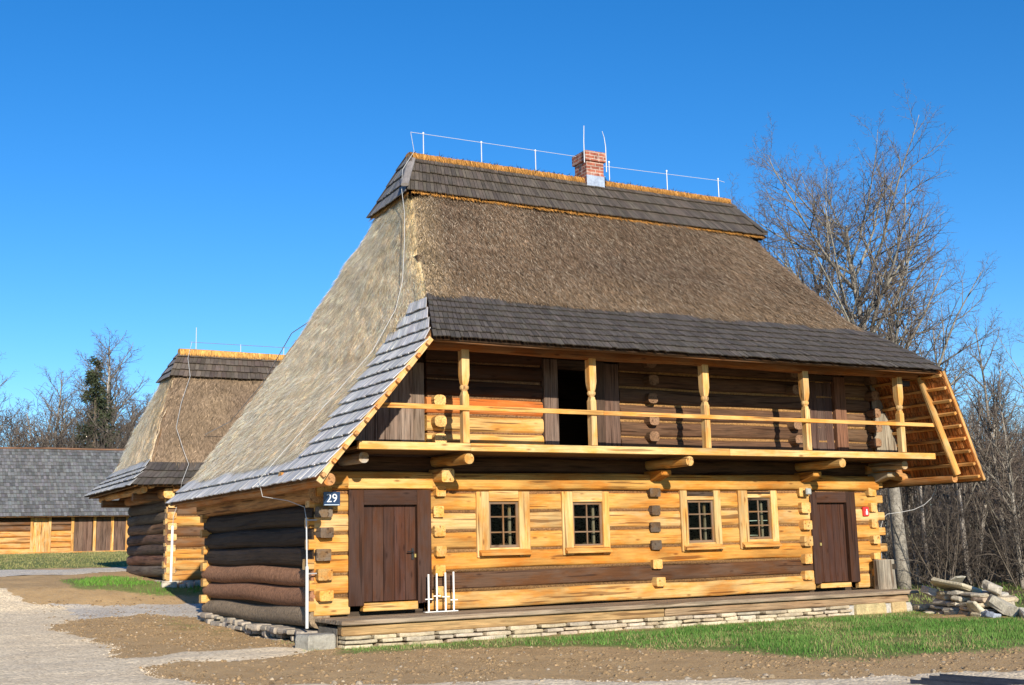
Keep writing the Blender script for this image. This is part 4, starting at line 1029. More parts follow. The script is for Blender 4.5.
Q_F = Surf(E1, E2, (0, -1, 1)); Q_B = Surf([(p_[0], 106 - p_[1], p_[2]) for p_ in E1], [(p_[0], 106 - p_[1], p_[2]) for p_ in E2], (0, 1, 1))
m = MB(); zr = list(np.linspace(3.64, 7.6, 20))
shingle_rows(m, Q_F, zr, c0, c1, .15, (.145, .147, .15), lift=.05, var=.32); o = m.build('shingle_roof', M['shingle'], B)
m = MB(); shingle_rows(m, Q_B, list(np.linspace(3.64, 7.6, 14)), c0, c1, .4, (.2, .2, .2), lift=.05); m.build('shingle_roof', M['shingle'], B)
m = MB(); skin(m, Q_F, .001, .999, 3.66, 7.58, -.03, .04, (.2, .13, .08)); skin(m, Q_B, .001, .999, 3.66, 7.58, -.03, .04, (.2, .13, .08))
for x in (bx0, bx1):
    m.add([(x, by0, 3.4), (x, by1, 3.4), (x, 53, 7.4)], [(0, 1, 2)], (.25, .15, .08), [(0, 0, 0), (0, 8, 0), (4, 4, 0)])
m.build('roof_boarding', M['wood'], B)
m = MB(); m.log((bx0 - .5, 53, 7.63), (bx1 + .5, 53, 7.63), .3, .12, (.22, .12, .07), ex=3, seg=.8); m.build('ridge_board', M['oldwood'], B)

# ================================================================== TREES
def grow(mb, p, d, L, r, lvl, rng, P):
    """one limb and everything that grows on it"""
    n = P['seg'][lvl]; pts = [tuple(p)]; rs = [r]; q = V(*p); d = nrm(d); dirs = [d]
    rend = r * P['tip'][lvl]
    for i in range(n):
        wv = P['wob'][lvl]
        d = nrm(d + V(rng.gauss(0, wv), rng.gauss(0, wv), rng.gauss(0, wv)) + V(0, 0, P['up'][lvl]))
        q = q + d * L / n; pts.append(tuple(q)); dirs.append(d); rs.append(r + (rend - r) * ((i + 1) / n) ** P.get('pw', 1.))
    mb.tube(pts, rs, P['sides'][lvl], jit(P['cols'][lvl], .12, rng))
    if lvl + 1 >= len(P['seg']): return
    k = P['kids'][lvl]; k = max(1, int(round(k * rng.uniform(.8, 1.2))))
    a0 = P['start'][lvl]; az = rng.uniform(0, 6.28)
    for c in range(k):
        t = a0 + (1 - a0) * (c + rng.uniform(.1, .9)) / k; t = min(t, .985)
        f = t * n; i = int(f); f -= i
        b = V(*pts[i]) * (1 - f) + V(*pts[i + 1]) * f; dd = dirs[min(i + 1, n)]; rr = rs[i] * (1 - f) + rs[i + 1] * f
        az += 2.4 + rng.uniform(-.5, .5)
        s1 = nrm(np.cross(dd, (.31, .52, .79) if abs(dd[2]) > .7 else (0, 0, 1))); s2 = np.cross(dd, s1)
        an = rad(P['ang'][lvl] * rng.uniform(.75, 1.25) * (1.1 - .35 * t if lvl == 0 else 1))
        nd = dd * math.cos(an) + (s1 * math.cos(az) + s2 * math.sin(az)) * math.sin(an)
        cl = L * P['ratio'][lvl] * rng.uniform(.65, 1.15) * (P['shape'](t) if lvl == 0 else (1.15 - .6 * t))
        grow(mb, b, nd, cl, max(min(rr * .72, r * P['rr'][lvl]), P['rmin']), lvl + 1, rng, P)

BK = (.27, .25, .21); BK2 = (.20, .178, .148); TW = (.14, .112, .09); TW2 = (.15, .115, .095)
BIG = dict(seg=[12, 9, 6, 4, 3], tip=[.16, .15, .22, .4, .5], wob=[.03, .075, .11, .15, .18], up=[.02, .05, .05, .035, .02], sides=[10, 6, 4, 3, 3], kids=[26, 13, 8, 5], start=[.27, .16, .15, .15], ang=[60, 38, 42, 46],
           ratio=[.52, .40, .44, .5], rr=[.30, .5, .5, .6], rmin=.0035, cols=[BK, BK, BK2, TW, TW2], shape=lambda t: max(.25, 1.12 * math.sqrt(max(0, 1 - ((t - .40) / .66) ** 2))))
TALL = dict(seg=[9, 6, 5, 3], tip=[.18, .25, .3, .5], wob=[.05, .12, .15, .2], up=[.04, .1, .06, .03], sides=[7, 4, 3, 3], kids=[20, 9, 6], start=[.22, .15, .15], ang=[42, 42, 48],
            ratio=[.34, .45, .5], rr=[.4, .5, .6], rmin=.006, cols=[BK, BK2, TW, TW2], shape=lambda t: 1.2 - .8 * t)
BUSH = dict(seg=[5, 4, 3], tip=[.3, .3, .5], wob=[.12, .18, .2], up=[.05, .05, .03], sides=[5, 3, 3], kids=[10, 7], start=[.1, .15], ang=[40, 48], ratio=[.5, .5], rr=[.6, .6], rmin=.005,
            cols=[(.12, .10, .08), (.10, .082, .066), (.10, .08, .065)], shape=lambda t: 1.1 - .4 * t)
def vary(P, **k): q = dict(P); q.update(k); return q

def tree_obj(name, seeds, P, label, group, loc, rz=0, sc=1.):
    """trunk(s) as one part, branches as another"""
    root = empty(name, loc, label, 'tree', group, rz); root.scale = (sc,) * 3
    for sd, off, d, L, r in seeds:
        rng = random.Random(sd); tr = MB(); br = MB()
        class Split:
            def tube(s, pts, rs, ns, col): (tr if ns == P['sides'][0] else br).tube(pts, rs, ns, col)
        grow(Split(), V(*off), V(*d), L, r, 0, rng, P)
        t_ = tr.build('trunk', M['bark'], root, smooth=True, loc=(0, 0, 0)); b_ = br.build('crown', M['bark'], root, smooth=True, loc=(0, 0, 0))
    return root
def copy_tree(root, loc, rz, sc, label=None, group=None):
    r = root.copy(); COL.objects.link(r); r.location = loc; r.rotation_euler = (0, 0, rz); r.scale = (sc[0], sc[1], sc[2]) if isinstance(sc, tuple) else (sc,) * 3
    if label: r['label'] = label
    if group: r['group'] = group
    for c in root.children:
        q = c.copy(); COL.objects.link(q); q.parent = r
    return r
def T(x, y, dz=-.1): return (x, y, float(terr(x, y)) + dz)

tree_obj('bare_tree', [(5, (0, 0, 0), (.0, .0, 1), 11.0, .23)], BIG,
         'tallest bare tree with a pale trunk, right behind the far end of the gallery house', None, T(20.0, 5.9))
tree_obj('bare_tree', [(8, (0, 0, 0), (-.02, .02, 1), 10.2, .18)], vary(BIG, kids=[22, 12, 8, 5]), 'bare tree left of the tallest one, its crown rising over the roof', None, T(18.9, 5.9), rz=.6)
tree_obj('bare_tree', [(31, (0, 0, 0), (-.06, .0, 1), 7.4, .11)], vary(BIG, kids=[13, 9, 7, 4], ang=[62, 42, 46, 48], up=[.02, .03, .03, .02, .02], ratio=[.62, .42, .44, .5]),
         'spreading bare tree at the right edge with long boughs reaching towards the roof', None, T(27.8, 5.2))

tA = tree_obj('bare_tree', [(21, (0, 0, 0), (.02, 0, 1), 9.5, .12)], TALL, 'slender bare tree in the thicket right of the houses', 'slender trees of the thicket', T(25, 10))
tB = tree_obj('bare_tree', [(22, (0, 0, 0), (-.05, .05, 1), 8.2, .10), (23, (.4, .1, 0), (.12, 0, 1), 7.0, .08)], vary(TALL, ang=[34, 40, 46], cols=[(.34, .31, .27), BK2, TW, TW2]), 'slender bare tree in the thicket right of the houses', 'slender trees of the thicket', T(24, 7))
tC = tree_obj('bare_tree', [(24, (0, 0, 0), (.05, 0, 1), 7.2, .075)], vary(TALL, kids=[15, 8, 6], ang=[36, 40, 46]), 'slender bare tree in the thicket right of the houses', 'slender trees of the thicket', T(26, 6.2))
rng = random.Random(77)
def polar(a, d): return -6.97 + d * math.sin(rad(a)), -19.87 + d * math.cos(rad(a))
for i in range(60):
    a = rng.uniform(45.5, 57) if i < 42 else rng.uniform(57, 70); d = rng.uniform(41, 78) if i % 4 else rng.uniform(37.5, 44)
    x, y = polar(a, d); s = rng.uniform(.5, .85) * (1. if d < 60 else 1.1)
    copy_tree([tA, tB, tC][i % 3], T(x, y), rng.uniform(0, 6.28), (s, s, s * rng.uniform(.95, 1.15)))
bsh = tree_obj('bare_shrub', [(40 + i, (.12 * math.cos(i * 1.26), .12 * math.sin(i * 1.26), 0), (.5 * math.cos(i * 1.26), .5 * math.sin(i * 1.26), 1), 2.6, .022) for i in range(6)], BUSH, 'leafless shrub at the foot of the thicket', 'shrubs under the thicket', T(23, 6))
bsh['category'] = 'shrub'
for i in range(90):
    a = rng.uniform(46, 58) if i < 70 else rng.uniform(58, 70); d = rng.uniform(36.5, 56)
    x, y = polar(a, d); s = rng.uniform(.6, 1.25)
    if x < 17: continue
    copy_tree(bsh, T(x, y), rng.uniform(0, 6.28), s)
# far-off wood behind the thicket: one mass
def wood_mass(name, pos, protos, rng):
    obs = []
    vs_all, f_all, c_all, n0 = [], [], [], 0
    data = []
    for p in protos:
        A = []
        for c in p.children:
            me = c.data; v = np.empty(len(me.vertices) * 3, np.float32); me.vertices.foreach_get('co', v)
            li = np.empty(len(me.loops), np.int32); me.loops.foreach_get('vertex_index', li); lt = np.empty(len(me.polygons), np.int32); me.polygons.foreach_get('loop_total', lt)
            col = np.empty(len(me.vertices) * 4, np.float32); me.attributes['col'].data.foreach_get('color', col); A.append((v.reshape(-1, 3), li, lt, col))
        data.append(A)
    Vs, Ls, Ts, Cs = [], [], [], []; nv = 0
    for x, y, s in pos:
        an = rng.uniform(0, 6.28); ca, sa = math.cos(an), math.sin(an); o = T(x, y)
        for v, li, lt, col in data[rng.randrange(len(data))]:
            q = np.empty_like(v); q[:, 0] = (v[:, 0] * ca - v[:, 1] * sa) * s + o[0]; q[:, 1] = (v[:, 0] * sa + v[:, 1] * ca) * s + o[1]; q[:, 2] = v[:, 2] * s + o[2]
            Vs.append(q); Ls.append(li + nv); Ts.append(lt); Cs.append(col); nv += len(v)
    v = np.concatenate(Vs); l = np.concatenate(Ls); t = np.concatenate(Ts)
    me = bpy.data.meshes.new(name); me.vertices.add(len(v)); me.vertices.foreach_set('co', v.ravel()); me.loops.add(len(l)); me.loops.foreach_set('vertex_index', l)
    me.polygons.add(len(t)); st = np.concatenate([[0], np.cumsum(t)[:-1]]).astype(np.int32); me.polygons.foreach_set('loop_start', st); me.polygons.foreach_set('loop_total', t)
    a = me.attributes.new('col', 'FLOAT_COLOR', 'POINT'); a.data.foreach_set('color', np.concatenate(Cs)); a = me.attributes.new('gco', 'FLOAT_VECTOR', 'POINT'); a.data.foreach_set('vector', v.ravel())
    me.update(calc_edges=True); me.materials.append(M['bark'])
    o = bpy.data.objects.new(name, me); COL.objects.link(o); return o
pos = []
for i in range(170):
    a = rng.uniform(44, 72); d = rng.uniform(60, 105); pos.append((*polar(a, d), rng.uniform(.65, 1.1)))
for i in range(55):
    a = rng.uniform(-38, 4); d = rng.uniform(95, 125); pos.append((*polar(a, d), rng.uniform(1., 1.5)))
o = wood_mass('far_wood', pos, [tA, tB, tC], rng); tag(o, 'bare brown grey wood seen as one mass behind the thicket and fields', 'wood', kind='stuff')

# trees beyond the barn
for i, (a, d, s, p) in enumerate([(9.9, 92, 1.85, 0), (10.7, 96, 1.8, 0), (8.6, 90, 1.65, 1), (7.9, 93, 1.75, 2), (11.3, 90, 1.8, 2), (7.1, 95, 1.5, 1), (11.9, 92, 1.6, 1), (9.1, 101, 1.8, 2), (10.3, 88, 1.75, 1),
                                  (5.2, 90, 1.6, 0), (4.6, 94, 1.8, 1), (3, 92, 1.5, 0), (11.0, 101, 1.7, 1), (8.2, 102, 1.45, 0), (6.3, 100, 1.5, 2), (9.6, 104, 1.9, 0), (6.6, 90, 1.5, 2), (5.8, 97, 1.4, 1), (7.5, 88, 1.45, 0), (12.4, 99, 1.55, 2)]):
    x, y = polar(a, d); s *= .87; copy_tree([tA, tB, tC][p], T(x, y), i * 1.7, (s * 1.3, s * 1.3, s), 'bare tree standing behind the barn roof', 'bare trees behind the barn')
for i in range(26):
    x, y = polar(rng.uniform(3, 13.5), rng.uniform(80, 100)); copy_tree(bsh, T(x, y), i, rng.uniform(2.4, 3.4), 'leafless shrub behind the barn roof', 'shrubs behind the barn')
x, y = polar(17.7, 70); copy_tree(tA, T(x, y), 1., 1.13, 'bare tree whose top twigs show over the smaller house ridge')
# conifer
cx_, cy_ = polar(9.5, 87)
root = empty('conifer', T(cx_, cy_, -.9), 'dark green conifer among bare trees behind the barn', 'tree')
m = MB(); m.tube([(0, 0, 0), (0, 0, 6), (0, 0, 14.4)], [.22, .14, .02], 8, (.14, .11, .08)); m.build('trunk', M['bark'], root, loc=(0, 0, 0))
m = MB(); rg = np.random.RandomState(9); P_, D_, C_ = [], [], []
for i in range(170):
    t = rg.rand() ** .8; z = 1.5 + 12.7 * t; L = (1 - t) * 3.1 * rg.uniform(.7, 1.1) + .25; a = rg.uniform(0, 6.28)
    for k in range(int(26 + 50 * (1 - t))):
        f = rg.rand() ** .7; q = V(math.cos(a) * L * f, math.sin(a) * L * f, z - .32 * L * f + .12 * L * f * f) + rg.normal(0, .09 + .05 * L * f, 3)
        P_.append(q); D_.append(nrm(V(math.cos(a), math.sin(a), -.3) + rg.normal(0, .5, 3))); C_.append(V(.07, .085, .045) * rg.uniform(.5, 1.5))
P_ = np.array(P_); D_ = np.array(D_); N_ = rg.normal(0, 1, P_.shape)
slivers(m, P_, D_, N_, rg.uniform(.2, .42, len(P_)), rg.uniform(.06, .12, len(P_)), np.array(C_)); m.build('crown', M['needle'], root, loc=(0, 0, 0))

# ================================================================== SMALL THINGS
# stump standing on the porch
t = empty('wood_block', (12.98, -.28, .44), 'grey upright tree trunk block standing on the porch by the far door', 'wood block')
m = MB(); m.lathe((12.98, -.28, .435), [(.245, 0), (.232, .1), (.222, .35), (.226, .62)], 18, (.34, .30, .235)); m.build('trunk_block', M['oldwood'], t)
m = MB(); m.lathe((12.98, -.28, 1.052), [(.222, 0), (.21, .012)], 18, (.46, .42, .34)); m.box(13.0, 13.1, -.515, -.42, .86, .97, (.04, .03, .02), axis=2); m.build('cut_top', M['oldwood'], t)
# white metal rack leaning by the left door
t = empty('boot_rack', (2.25, -.2, .44), 'small white metal rack of four upright bars beside the brown corner door', 'rack')
c = (.76, .74, .70)
m = MB(); m.box(1.98, 2.62, -.23, -.15, .44, .455, c); m.build('base_bar', M['paint'], t)
for i, x in enumerate((2.06, 2.22, 2.39, 2.55)):
    m = MB(); m.box(x - .014, x + .014, -.205, -.185, .455, 1.10 + .01 * i, c, axis=2); zz = .66 + [0, .05, .03, -.03][i]; m.box(x - .075, x + .065, -.225, -.206, zz, zz + .018, c); m.build('upright_bar', M['paint'], t)
# house number sign
t = empty('number_sign', (.22, -.29, 2.43), 'blue enamel house number plate reading 29 at the left corner of the gallery house', 'sign')
m = MB(); m.box(.075, .375, -.30, -.285, 2.31, 2.545, (.015, .035, .09), axis=2); pl = m.build('plate', M['plate'], t, bevel=.004)
m = MB(); m.box(.09, .36, -.303, -.301, 2.318, 2.33, (.5, .6, .7)); m.build('rim', M['plate'], t)
cu = bpy.data.curves.new('digits', 'FONT'); cu.body = '29'; cu.size = .2; cu.align_x = 'CENTER'; cu.align_y = 'CENTER'; cu.extrude = .002
to = bpy.data.objects.new('digits_tmp', cu); COL.objects.link(to)
bpy.context.view_layer.update()
me = bpy.data.meshes.new_from_object(to.evaluated_get(bpy.context.evaluated_depsgraph_get())); bpy.data.objects.remove(to)
wm, nt, b = newmat('white_lettering'); b.inputs['Base Color'].default_value = (.62, .68, .74, 1); me.materials.clear(); me.materials.append(wm)
dg = bpy.data.objects.new('digits', me); COL.objects.link(dg); dg.parent = t; dg.location = (.005, -.012, .0); dg.rotation_euler = (rad(90), 0, 0)
# red box and little grey box
t = empty('alarm_box', (12.8, -.03, 2.12), 'small red box with a white pictogram on the front wall right of the far door', 'alarm box')
m = MB(); m.box(12.72, 12.88, -.06, .0, 2.02, 2.22, (.62, .03, .03), axis=2); m.build('housing', M['plate'], t, bevel=.008)
m = MB(); m.box(12.775, 12.835, -.068, -.061, 2.05, 2.12, (.75, .74, .72), axis=2); m.box(12.79, 12.82, -.068, -.061, 2.121, 2.17, (.75, .74, .72), axis=2); m.build('pictogram', M['plate'], t)
t = empty('junction_box', (11.0, -.2, 2.55), 'small grey plastic box on a log end left of the far door', 'box')
m = MB(); m.box(10.93, 11.07, -.235, -.19, 2.49, 2.62, (.30, .31, .30), axis=2); m.build('housing', M['plate'], t, bevel=.006)
m = MB(); m.box(10.95, 11.05, -.245, -.236, 2.51, 2.60, (.36, .37, .36), axis=2); m.build('lid', M['plate'], t)
t = empty('flood_lamp', (13.2, -.9, 4.85), 'small dark lamp fixed high under the eave at the far end of the gallery', 'lamp')
m = MB(); m.box(13.17, 13.23, -1.0, -.9, 4.86, 5.02, (.03, .03, .03), axis=2); m.build('mount', M['paint'], t)
m = MB(); m.box(13.08, 13.32, -1.12, -1.0, 4.80, 4.92, (.04, .045, .05)); m.build('lamp_head', M['paint'], t, bevel=.01)
# step stone
m = MB(); slab(m, -.58, .0, -1.22, -.66, -.1, .24, (.33, .31, .265), j=.05); o = m.build('step_stone', M['stone'], bevel=.02); tag(o, 'squared grey stone block at the left end of the porch', 'stone')
# rubble pile: every slab a thing
rp = random.Random(4)
AL = V(-.24, -.97, 0); AL = AL / np.linalg.norm(AL); DP = V(.97, -.24, 0); O = V(12.72, -1.55, 0)
def flat_stone(L, W, Hh, col, rng):
    n = 9; m = MB(); P = []
    for i in range(n):
        a = 6.283 * i / n + rng.uniform(-.25, .25); k = rng.uniform(.82, 1.12)
        P.append((math.copysign(abs(math.cos(a)) ** .75, math.cos(a)) * L / 2 * k, math.copysign(abs(math.sin(a)) ** .75, math.sin(a)) * W / 2 * k))
    vs = []
    for f, s in ((0, .9), (.3, 1), (.75, .98), (1, .9)):
        for a, b in P: vs.append((a * s + rng.uniform(-.02, .02), b * s + rng.uniform(-.02, .02), Hh * f + rng.uniform(-.16, .16) * Hh))
    fs = [(i * n + j, i * n + (j + 1) % n, (i + 1) * n + (j + 1) % n, (i + 1) * n + j) for i in range(3) for j in range(n)] + [tuple(range(n - 1, -1, -1)), tuple(range(3 * n, 4 * n))]
    o = V(rng.uniform(0, 40), 0, 0); m.add(vs, fs, jit(col, .12, rng), [tuple(V(*v) * 1. + o) for v in vs]); return m
SC = [(.42, .37, .28), (.46, .38, .26), (.38, .35, .30), (.47, .42, .33), (.41, .32, .22)]
def put_stone(a, d, z, L, W, Hh, rot, tilt, roll, label, col=None, group='flat stones of the rubble pile'):
    p = O + AL * a + DP * d; o = flat_stone(L, W, Hh, col or rp.choice(SC), rp).build('stone_slab', M['stone'], loc=(p[0], p[1], z), bevel=.012)
    o.rotation_euler = (rad(roll), rad(tilt), math.atan2(AL[1], AL[0]) + rad(rot)); tag(o, label, 'stone', group); return o
LB = 'flat beige stone lying in the rubble pile at the end of the porch'
for lay in range(5):
    z = -.02 + lay * .095; a = .12 + lay * .07; end = 1.95 - lay * .12
    while a < end:
        L = rp.uniform(.32, .7)
        put_stone(a + L / 2, .12 + rp.uniform(-.08, .08) + lay * .04, z, L, rp.uniform(.4, .6), rp.uniform(.06, .1), rp.uniform(-14, 14), rp.uniform(-5, 5), rp.uniform(-5, 5), LB)
        put_stone(a + L / 2, .62 + rp.uniform(-.08, .08), z, L, rp.uniform(.4, .6), rp.uniform(.07, .1), rp.uniform(-14, 14), rp.uniform(-5, 5), rp.uniform(-5, 5), LB)
        a += L * .92
put_stone(.78, .25, .47, 1.15, .8, .11, 6, 4, -20, 'largest tilted slab lying on top of the rubble pile', (.48, .43, .31), None)
put_stone(.28, .62, .56, .7, .32, .06, -8, -26, -8, 'long thin slab poking up left at the top of the rubble pile', (.36, .34, .28), None)
put_stone(.2, .05, .34, .42, .34, .15, 20, 10, -14, 'whitish stone at the left end of the rubble pile', (.50, .47, .43), None)
put_stone(1.72, .4, .44, .42, .32, .17, 30, 24, -10, 'blocky stone perched at the right shoulder of the rubble pile', (.48, .43, .35), None)
put_stone(1.75, -.02, .05, .5, .5, .09, 5, 12, -58, 'slab leaning upright against the front of the rubble pile', (.46, .41, .30), None)
put_stone(2.2, .3, .05, .8, .5, .22, 25, 26, -16, 'big sloping stone at the right foot of the rubble pile', (.42, .39, .30), None)
put_stone(2.85, .4, -.02, .75, .5, .13, -20, 10, -8, 'low beige stone rightmost beside the rubble pile', (.47, .43, .35), None)
put_stone(2.28, -.05, -.02, .4, .26, .12, 10, 8, -12, 'bluish grey stone at the right foot of the rubble pile', (.30, .33, .40), None)
put_stone(-.22, .2, .04, .5, .5, .1, 0, 0, 0, 'flat stone wedged between the porch end and the rubble pile', (.42, .36, .26), None)
# steel channel lying by the road
t = empty('steel_channel', (3.7, -11.4, 0), 'pair of dark blue grey steel channels lying on the road edge in front', 'steel channel')
for q, (p0, p1) in enumerate((((3.12, -10.3), (3.62, -13.1)), ((3.62, -10.1), (4.15, -13.1)))):
    p0 = V(*p0, gz(*p0) - .005); p1 = V(*p1, gz(*p1) - .005); d = nrm(p1 - p0); s_ = V(-d[1], d[0], 0); m = MB(); c = (.10, .115, .145)
    m.beam(p0 + V(0, 0, .01), p1 + V(0, 0, .01), .22, .008, c)
    for k in (-1, 1): m.beam(p0 + s_ * k * .102 + V(0, 0, .03), p1 + s_ * k * .102 + V(0, 0, .03), .008, .09, (.07, .08, .11))
    m.beam(p0 + V(0, 0, .03) , p0 + d * .012 + V(0, 0, .03), .19, .05, (.05, .06, .07)); m.build('channel', M['metal'], t)

# ================================================================== GROUND COVER
def scatter(poly, dens, seed, wf=None, edge=.5):
    rs = np.random.RandomState(seed); P = np.array(poly); x0, y0 = P.min(0); x1, y1 = P.max(0); n = int((x1 - x0) * (y1 - y0) * dens)
    x = rs.uniform(x0, x1, n); y = rs.uniform(y0, y1, n); d = sdist(x, y, poly); w = np.clip(.3 + d / edge + (fbm(x, y, 1.7) - .5) * 1.2, 0, 1) * np.clip((fbm(x, y, 1.3) - .25) * 3., .12, 1)
    if wf is not None: w = w * wf(x, y)
    k = rs.rand(n) < w; x, y = x[k], y[k]
    z = np.array([gz(a, b) for a, b in zip(x, y)]); return x, y, z, rs
EDGE = {1: 1.1, 4: .7}
def grass(name, specs, label):
    m = MB()
    for poly, dens, hmin, hmax, wd, ca, cb, seed, wf in specs:
        x, y, z, rs = scatter(poly, dens, seed, wf, EDGE.get(seed, .5)); n = len(x); hk = np.clip(.45 + sdist(x, y, poly) / .9, .45, 1); c = vnoise(x, y, .9)[:, None]; c2 = rs.rand(n)[:, None]
        col = np.array([ca]) * (1 - c) + np.array([cb]) * c; col = col * (.6 + .8 * c2); dry = rs.rand(n) < np.clip(.10 + (fbm(x + 9, y - 4, .8) - .52) * 2.2 + .35 * (1 - smst(2, 5, x)) * (y < 0), .06, .75); col[dry] = np.array((.42, .36, .17)) * rs.uniform(.6, 1.1, (dry.sum(), 1))
        D = np.stack([rs.normal(0, .38, n), rs.normal(0, .38, n), np.ones(n)], -1); D /= np.linalg.norm(D, axis=1)[:, None]
        a = rs.uniform(0, 6.28, n); slivers(m, np.stack([x, y, z - .01], -1), D, np.stack([np.cos(a), np.sin(a), np.zeros(n)], -1), rs.uniform(hmin, hmax, n) * hk * (.5 + 1. * vnoise(x, y, 2.3)), rs.uniform(.6, 1.3, n) * wd, col)
    o = m.build(name, M['blade']); tag(o, label, 'grass', kind='stuff')
GR = (.085, .20, .035); GR2 = (.15, .27, .06); OLV = (.34, .33, .13)
inview = lambda x, y: ((np.degrees(np.arctan2(x + 6.97, y + 19.87)) < 60) & (np.hypot(x + 7, y + 20) < 60)).astype(float)
thin = lambda x, y: np.where(x < 2.5, .55, np.where(x < 5, .8, 1.)) * inview(x, y)
grass('grass', [(G_FRONT, 1100, .04, .10, .015, GR, GR2, 1, lambda x, y: thin(x, y) * (x < 15)), (G_FRONT, 60, .05, .14, .03, GR, GR2, 2, lambda x, y: inview(x, y) * (x >= 15)), (G_RIGHT, 60, .05, .15, .03, GR, (.26, .27, .09), 3, inview),
                ([(0, -1.28), (12.6, -1.28), (12.4, -1.85), (0, -1.8)], 900, .05, .14, .012, GR2, (.25, .27, .09), 8, None),
                (G_PATCH, 420, .05, .13, .024, (.11, .26, .035), (.17, .33, .055), 4, lambda x, y: (x < 2.6).astype(float)), (G_BARN, 80, .04, .10, .03, (.30, .28, .11), (.23, .24, .085), 5, lambda x, y: ((x > -6) & (x < 9)).astype(float)),
                ([(-1.3, 4.6), (-.25, 4.2), (-.25, 8.2), (-1.0, 8.6)], 90, .03, .08, .014, GR2, OLV, 6, None), ([(-.4, .2), (-.05, .2), (-.05, 1.3), (-.4, 1.2)], 500, .04, .09, .013, GR, GR2, 7, None), ([(-.95, -1.6), (.1, -1.5), (.1, -1.2), (-.7, -1.0)], 500, .04, .1, .013, GR2, OLV, 9, None)],
      'short green and olive grass around the houses')
# loose stones and clods on the turned soil and the gravel
STV, STF, STC = [], [], []; st_n = 0
OC = np.array([(1, 0, 0), (.5, .87, 0), (-.5, .87, 0), (-1, 0, 0), (-.5, -.87, 0), (.5, -.87, 0), (.45, .1, .8), (-.3, .4, .9), (-.2, -.45, .8)], float)
OF = np.array([(0, 1, 6), (1, 2, 7), (1, 7, 6), (2, 3, 7), (3, 4, 8), (3, 8, 7), (4, 5, 8), (5, 0, 6), (5, 6, 8), (6, 7, 8)])
def pebbles(poly, dens, smin, smax, cols, seed, wf=None, pw=3):
    global st_n
    x, y, z, rs = scatter(poly, dens, seed, wf, edge=.3); n = len(x)
    s_ = smin + (smax - smin) * rs.rand(n) ** pw; k = rs.uniform(.7, 1.3, (n, 3)) * s_[:, None] * V(1, 1, .8); an = rs.uniform(0, 6.28, n)
    q = OC[None] * k[:, None, :] * rs.uniform(.8, 1.2, (n, 9, 1)); ca, sa = np.cos(an)[:, None], np.sin(an)[:, None]
    v = np.stack([q[..., 0] * ca - q[..., 1] * sa + x[:, None], q[..., 0] * sa + q[..., 1] * ca + y[:, None], q[..., 2] + (z - s_ * .1)[:, None]], -1)
    STV.append(v.reshape(-1, 3)); STF.append((OF[None] + (st_n + 9 * np.arange(n))[:, None, None]).reshape(-1, 3)); st_n += 9 * n
    c = np.array(cols)[rs.randint(len(cols), size=n)] * rs.uniform(.75, 1.2, (n, 1)); STC.append(np.repeat(c, 9, 0))
SOIL = [(-3.4, -6.8), (-3.0, 14), (1.2, 14), (0, 0), (.3, -2), (14, -2.2), (14, -13), (5, -10.3), (1, -8)]
PB = [(.40, .315, .205), (.36, .27, .165), (.37, .30, .215)]; CL = [(.30, .20, .10), (.25, .165, .083), (.33, .22, .115)]; GV = [(.64, .52, .36), (.57, .455, .31), (.68, .57, .42)]
ns = lambda x, y: (~inpoly(x, y, G_FRONT)).astype(float) * (y < 12.8) * (x < 9.5)
pebbles(SOIL, 22, .006, .036, PB, 1, ns); pebbles(SOIL, 130, .006, .042, CL, 2, ns)
pebbles(P_ROAD, 420, .008, .022, GV, 3, lambda x, y: ((y > -9.5) & (y < 6) & (x > -6.2) & (x < 6)).astype(float) * 1.6)
pebbles(P_ROAD, 90, .012, .03, GV, 13, lambda x, y: ((y >= 6) & (y < 15) & (x > -6.2)).astype(float) * 1.6)
pebbles(P_ROAD, 12, .012, .045, GV, 6, lambda x, y: ((y > -10) & (y < 13) & (x > -6.5) & (x < 8)).astype(float))
pebbles(P_PATH2, 500, .008, .024, GV, 4, lambda x, y: 1.6 + 0 * x); pebbles(P_PATH1, 90, .01, .024, [(.44, .39, .32), (.38, .34, .29)], 14, lambda x, y: (x < 2) * 1.5)
pebbles([(-3.4, -5), (-3.0, -5.2), (-1, -6.7), (1.6, -8.5), (4.9, -10.2), (9, -12.4), (9, -11.7), (4.9, -9.7), (1.6, -8), (-1, -6.2), (-3, -4.6)], 22, .015, .06, PB, 5, None, 2)
me = bpy.data.meshes.new('loose_stones'); v = np.concatenate(STV).astype(np.float32); f = np.concatenate(STF).astype(np.int32); c = np.ones((len(v), 4), np.float32); c[:, :3] = np.concatenate(STC)
me.vertices.add(len(v)); me.vertices.foreach_set('co', v.ravel()); me.loops.add(f.size); me.loops.foreach_set('vertex_index', f.ravel()); me.polygons.add(len(f))
me.polygons.foreach_set('loop_start', np.arange(0, f.size, 3, dtype=np.int32)); me.polygons.foreach_set('loop_total', np.full(len(f), 3, np.int32))
a = me.attributes.new('col', 'FLOAT_COLOR', 'POINT'); a.data.foreach_set('color', c.ravel()); a = me.attributes.new('gco', 'FLOAT_VECTOR', 'POINT'); a.data.foreach_set('vector', v.ravel())
me.update(calc_edges=True); me.materials.append(M['stone'])
o = bpy.data.objects.new('loose_stones', me); COL.objects.link(o); tag(o, 'loose pale stones and soil clods scattered over the bare ground', 'stones', kind='stuff')

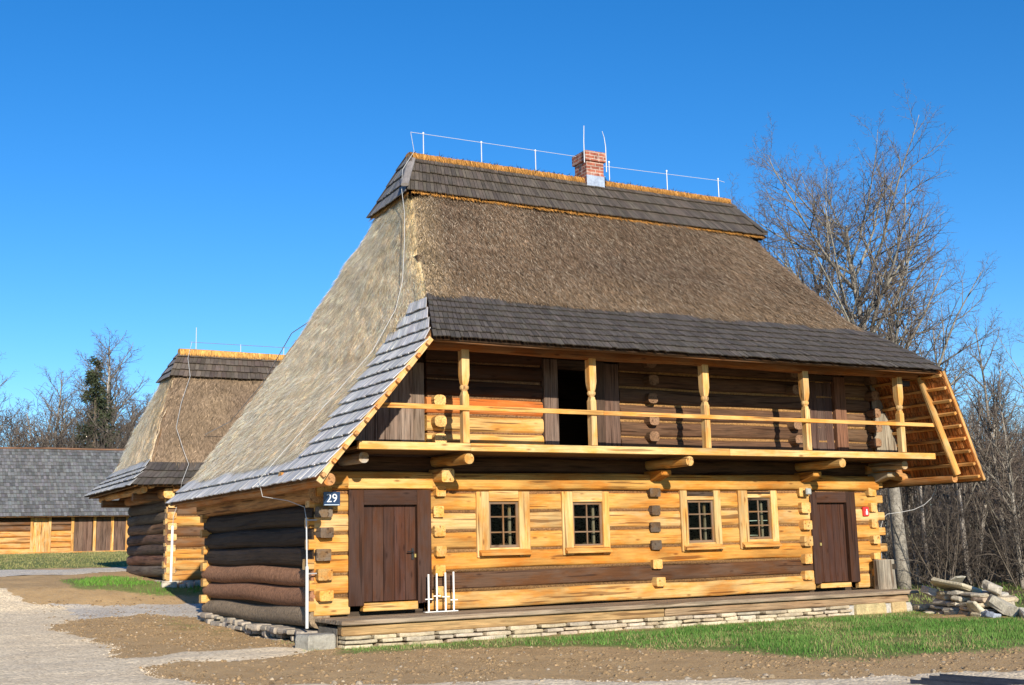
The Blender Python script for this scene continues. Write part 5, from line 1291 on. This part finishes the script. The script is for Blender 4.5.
# ================================================================== LIGHT, SKY, CAMERA
sd = V(-.225, -1, .37); sd = sd / np.linalg.norm(sd); el = math.asin(sd[2]); azm = math.atan2(sd[0], sd[1])
w = bpy.data.worlds.new('World'); scene.world = w; w.use_nodes = True; nt = w.node_tree; nt.nodes.clear()
t = NT(nt); out = t.n('ShaderNodeOutputWorld'); bg = t.n('ShaderNodeBackground'); sky = t.n('ShaderNodeTexSky', sky_type='NISHITA')
sky.sun_disc = False; sky.sun_elevation = el; sky.sun_rotation = azm; sky.altitude = 600; sky.air_density = 1.0; sky.dust_density = .0; sky.ozone_density = 4.5
hs = t.n('ShaderNodeHueSaturation'); hs.inputs['Saturation'].default_value = 1.25; hs.inputs['Hue'].default_value = .504; hs.inputs['Value'].default_value = 1.22
t.l(sky.outputs[0], hs.inputs['Color']); t.l(hs.outputs[0], bg.inputs[0]); bg.inputs[1].default_value = .1; t.l(bg.outputs[0], out.inputs[0])
sl = bpy.data.lights.new('sun', 'SUN'); sl.energy = 5.; sl.angle = rad(.53); sl.color = (1., .90, .74)
so = bpy.data.objects.new('sun', sl); COL.objects.link(so); so.rotation_euler = Vector(-sd).to_track_quat('-Z', 'Y').to_euler(); so.location = (-10, -40, 20)

F = V(0.47549663, 0.86387226, 0.16621573); Rt = V(0.87775219, -0.47851157, -0.02403706); U = V(-0.0587712, -0.15732576, 0.98579641)
cd = bpy.data.cameras.new('camera'); co = bpy.data.objects.new('camera', cd); COL.objects.link(co); scene.camera = co
cd.sensor_width = 36; cd.lens = 1200 / 1024 * 36; cd.clip_end = 3000; cd.clip_start = .1
mw = Matrix(((Rt[0], U[0], -F[0], -6.96804757), (Rt[1], U[1], -F[1], -19.87066883), (Rt[2], U[2], -F[2], 1.57711049), (0, 0, 0, 1)))
co.matrix_world = mw
scene.render.engine = 'CYCLES'
scene.render.resolution_x = 1024; scene.render.resolution_y = 685
vs_ = scene.view_settings; vs_.view_transform = 'Standard'; vs_.look = 'None'; vs_.gamma = 1; vs_.exposure = 0.5; vs_.use_curve_mapping = False
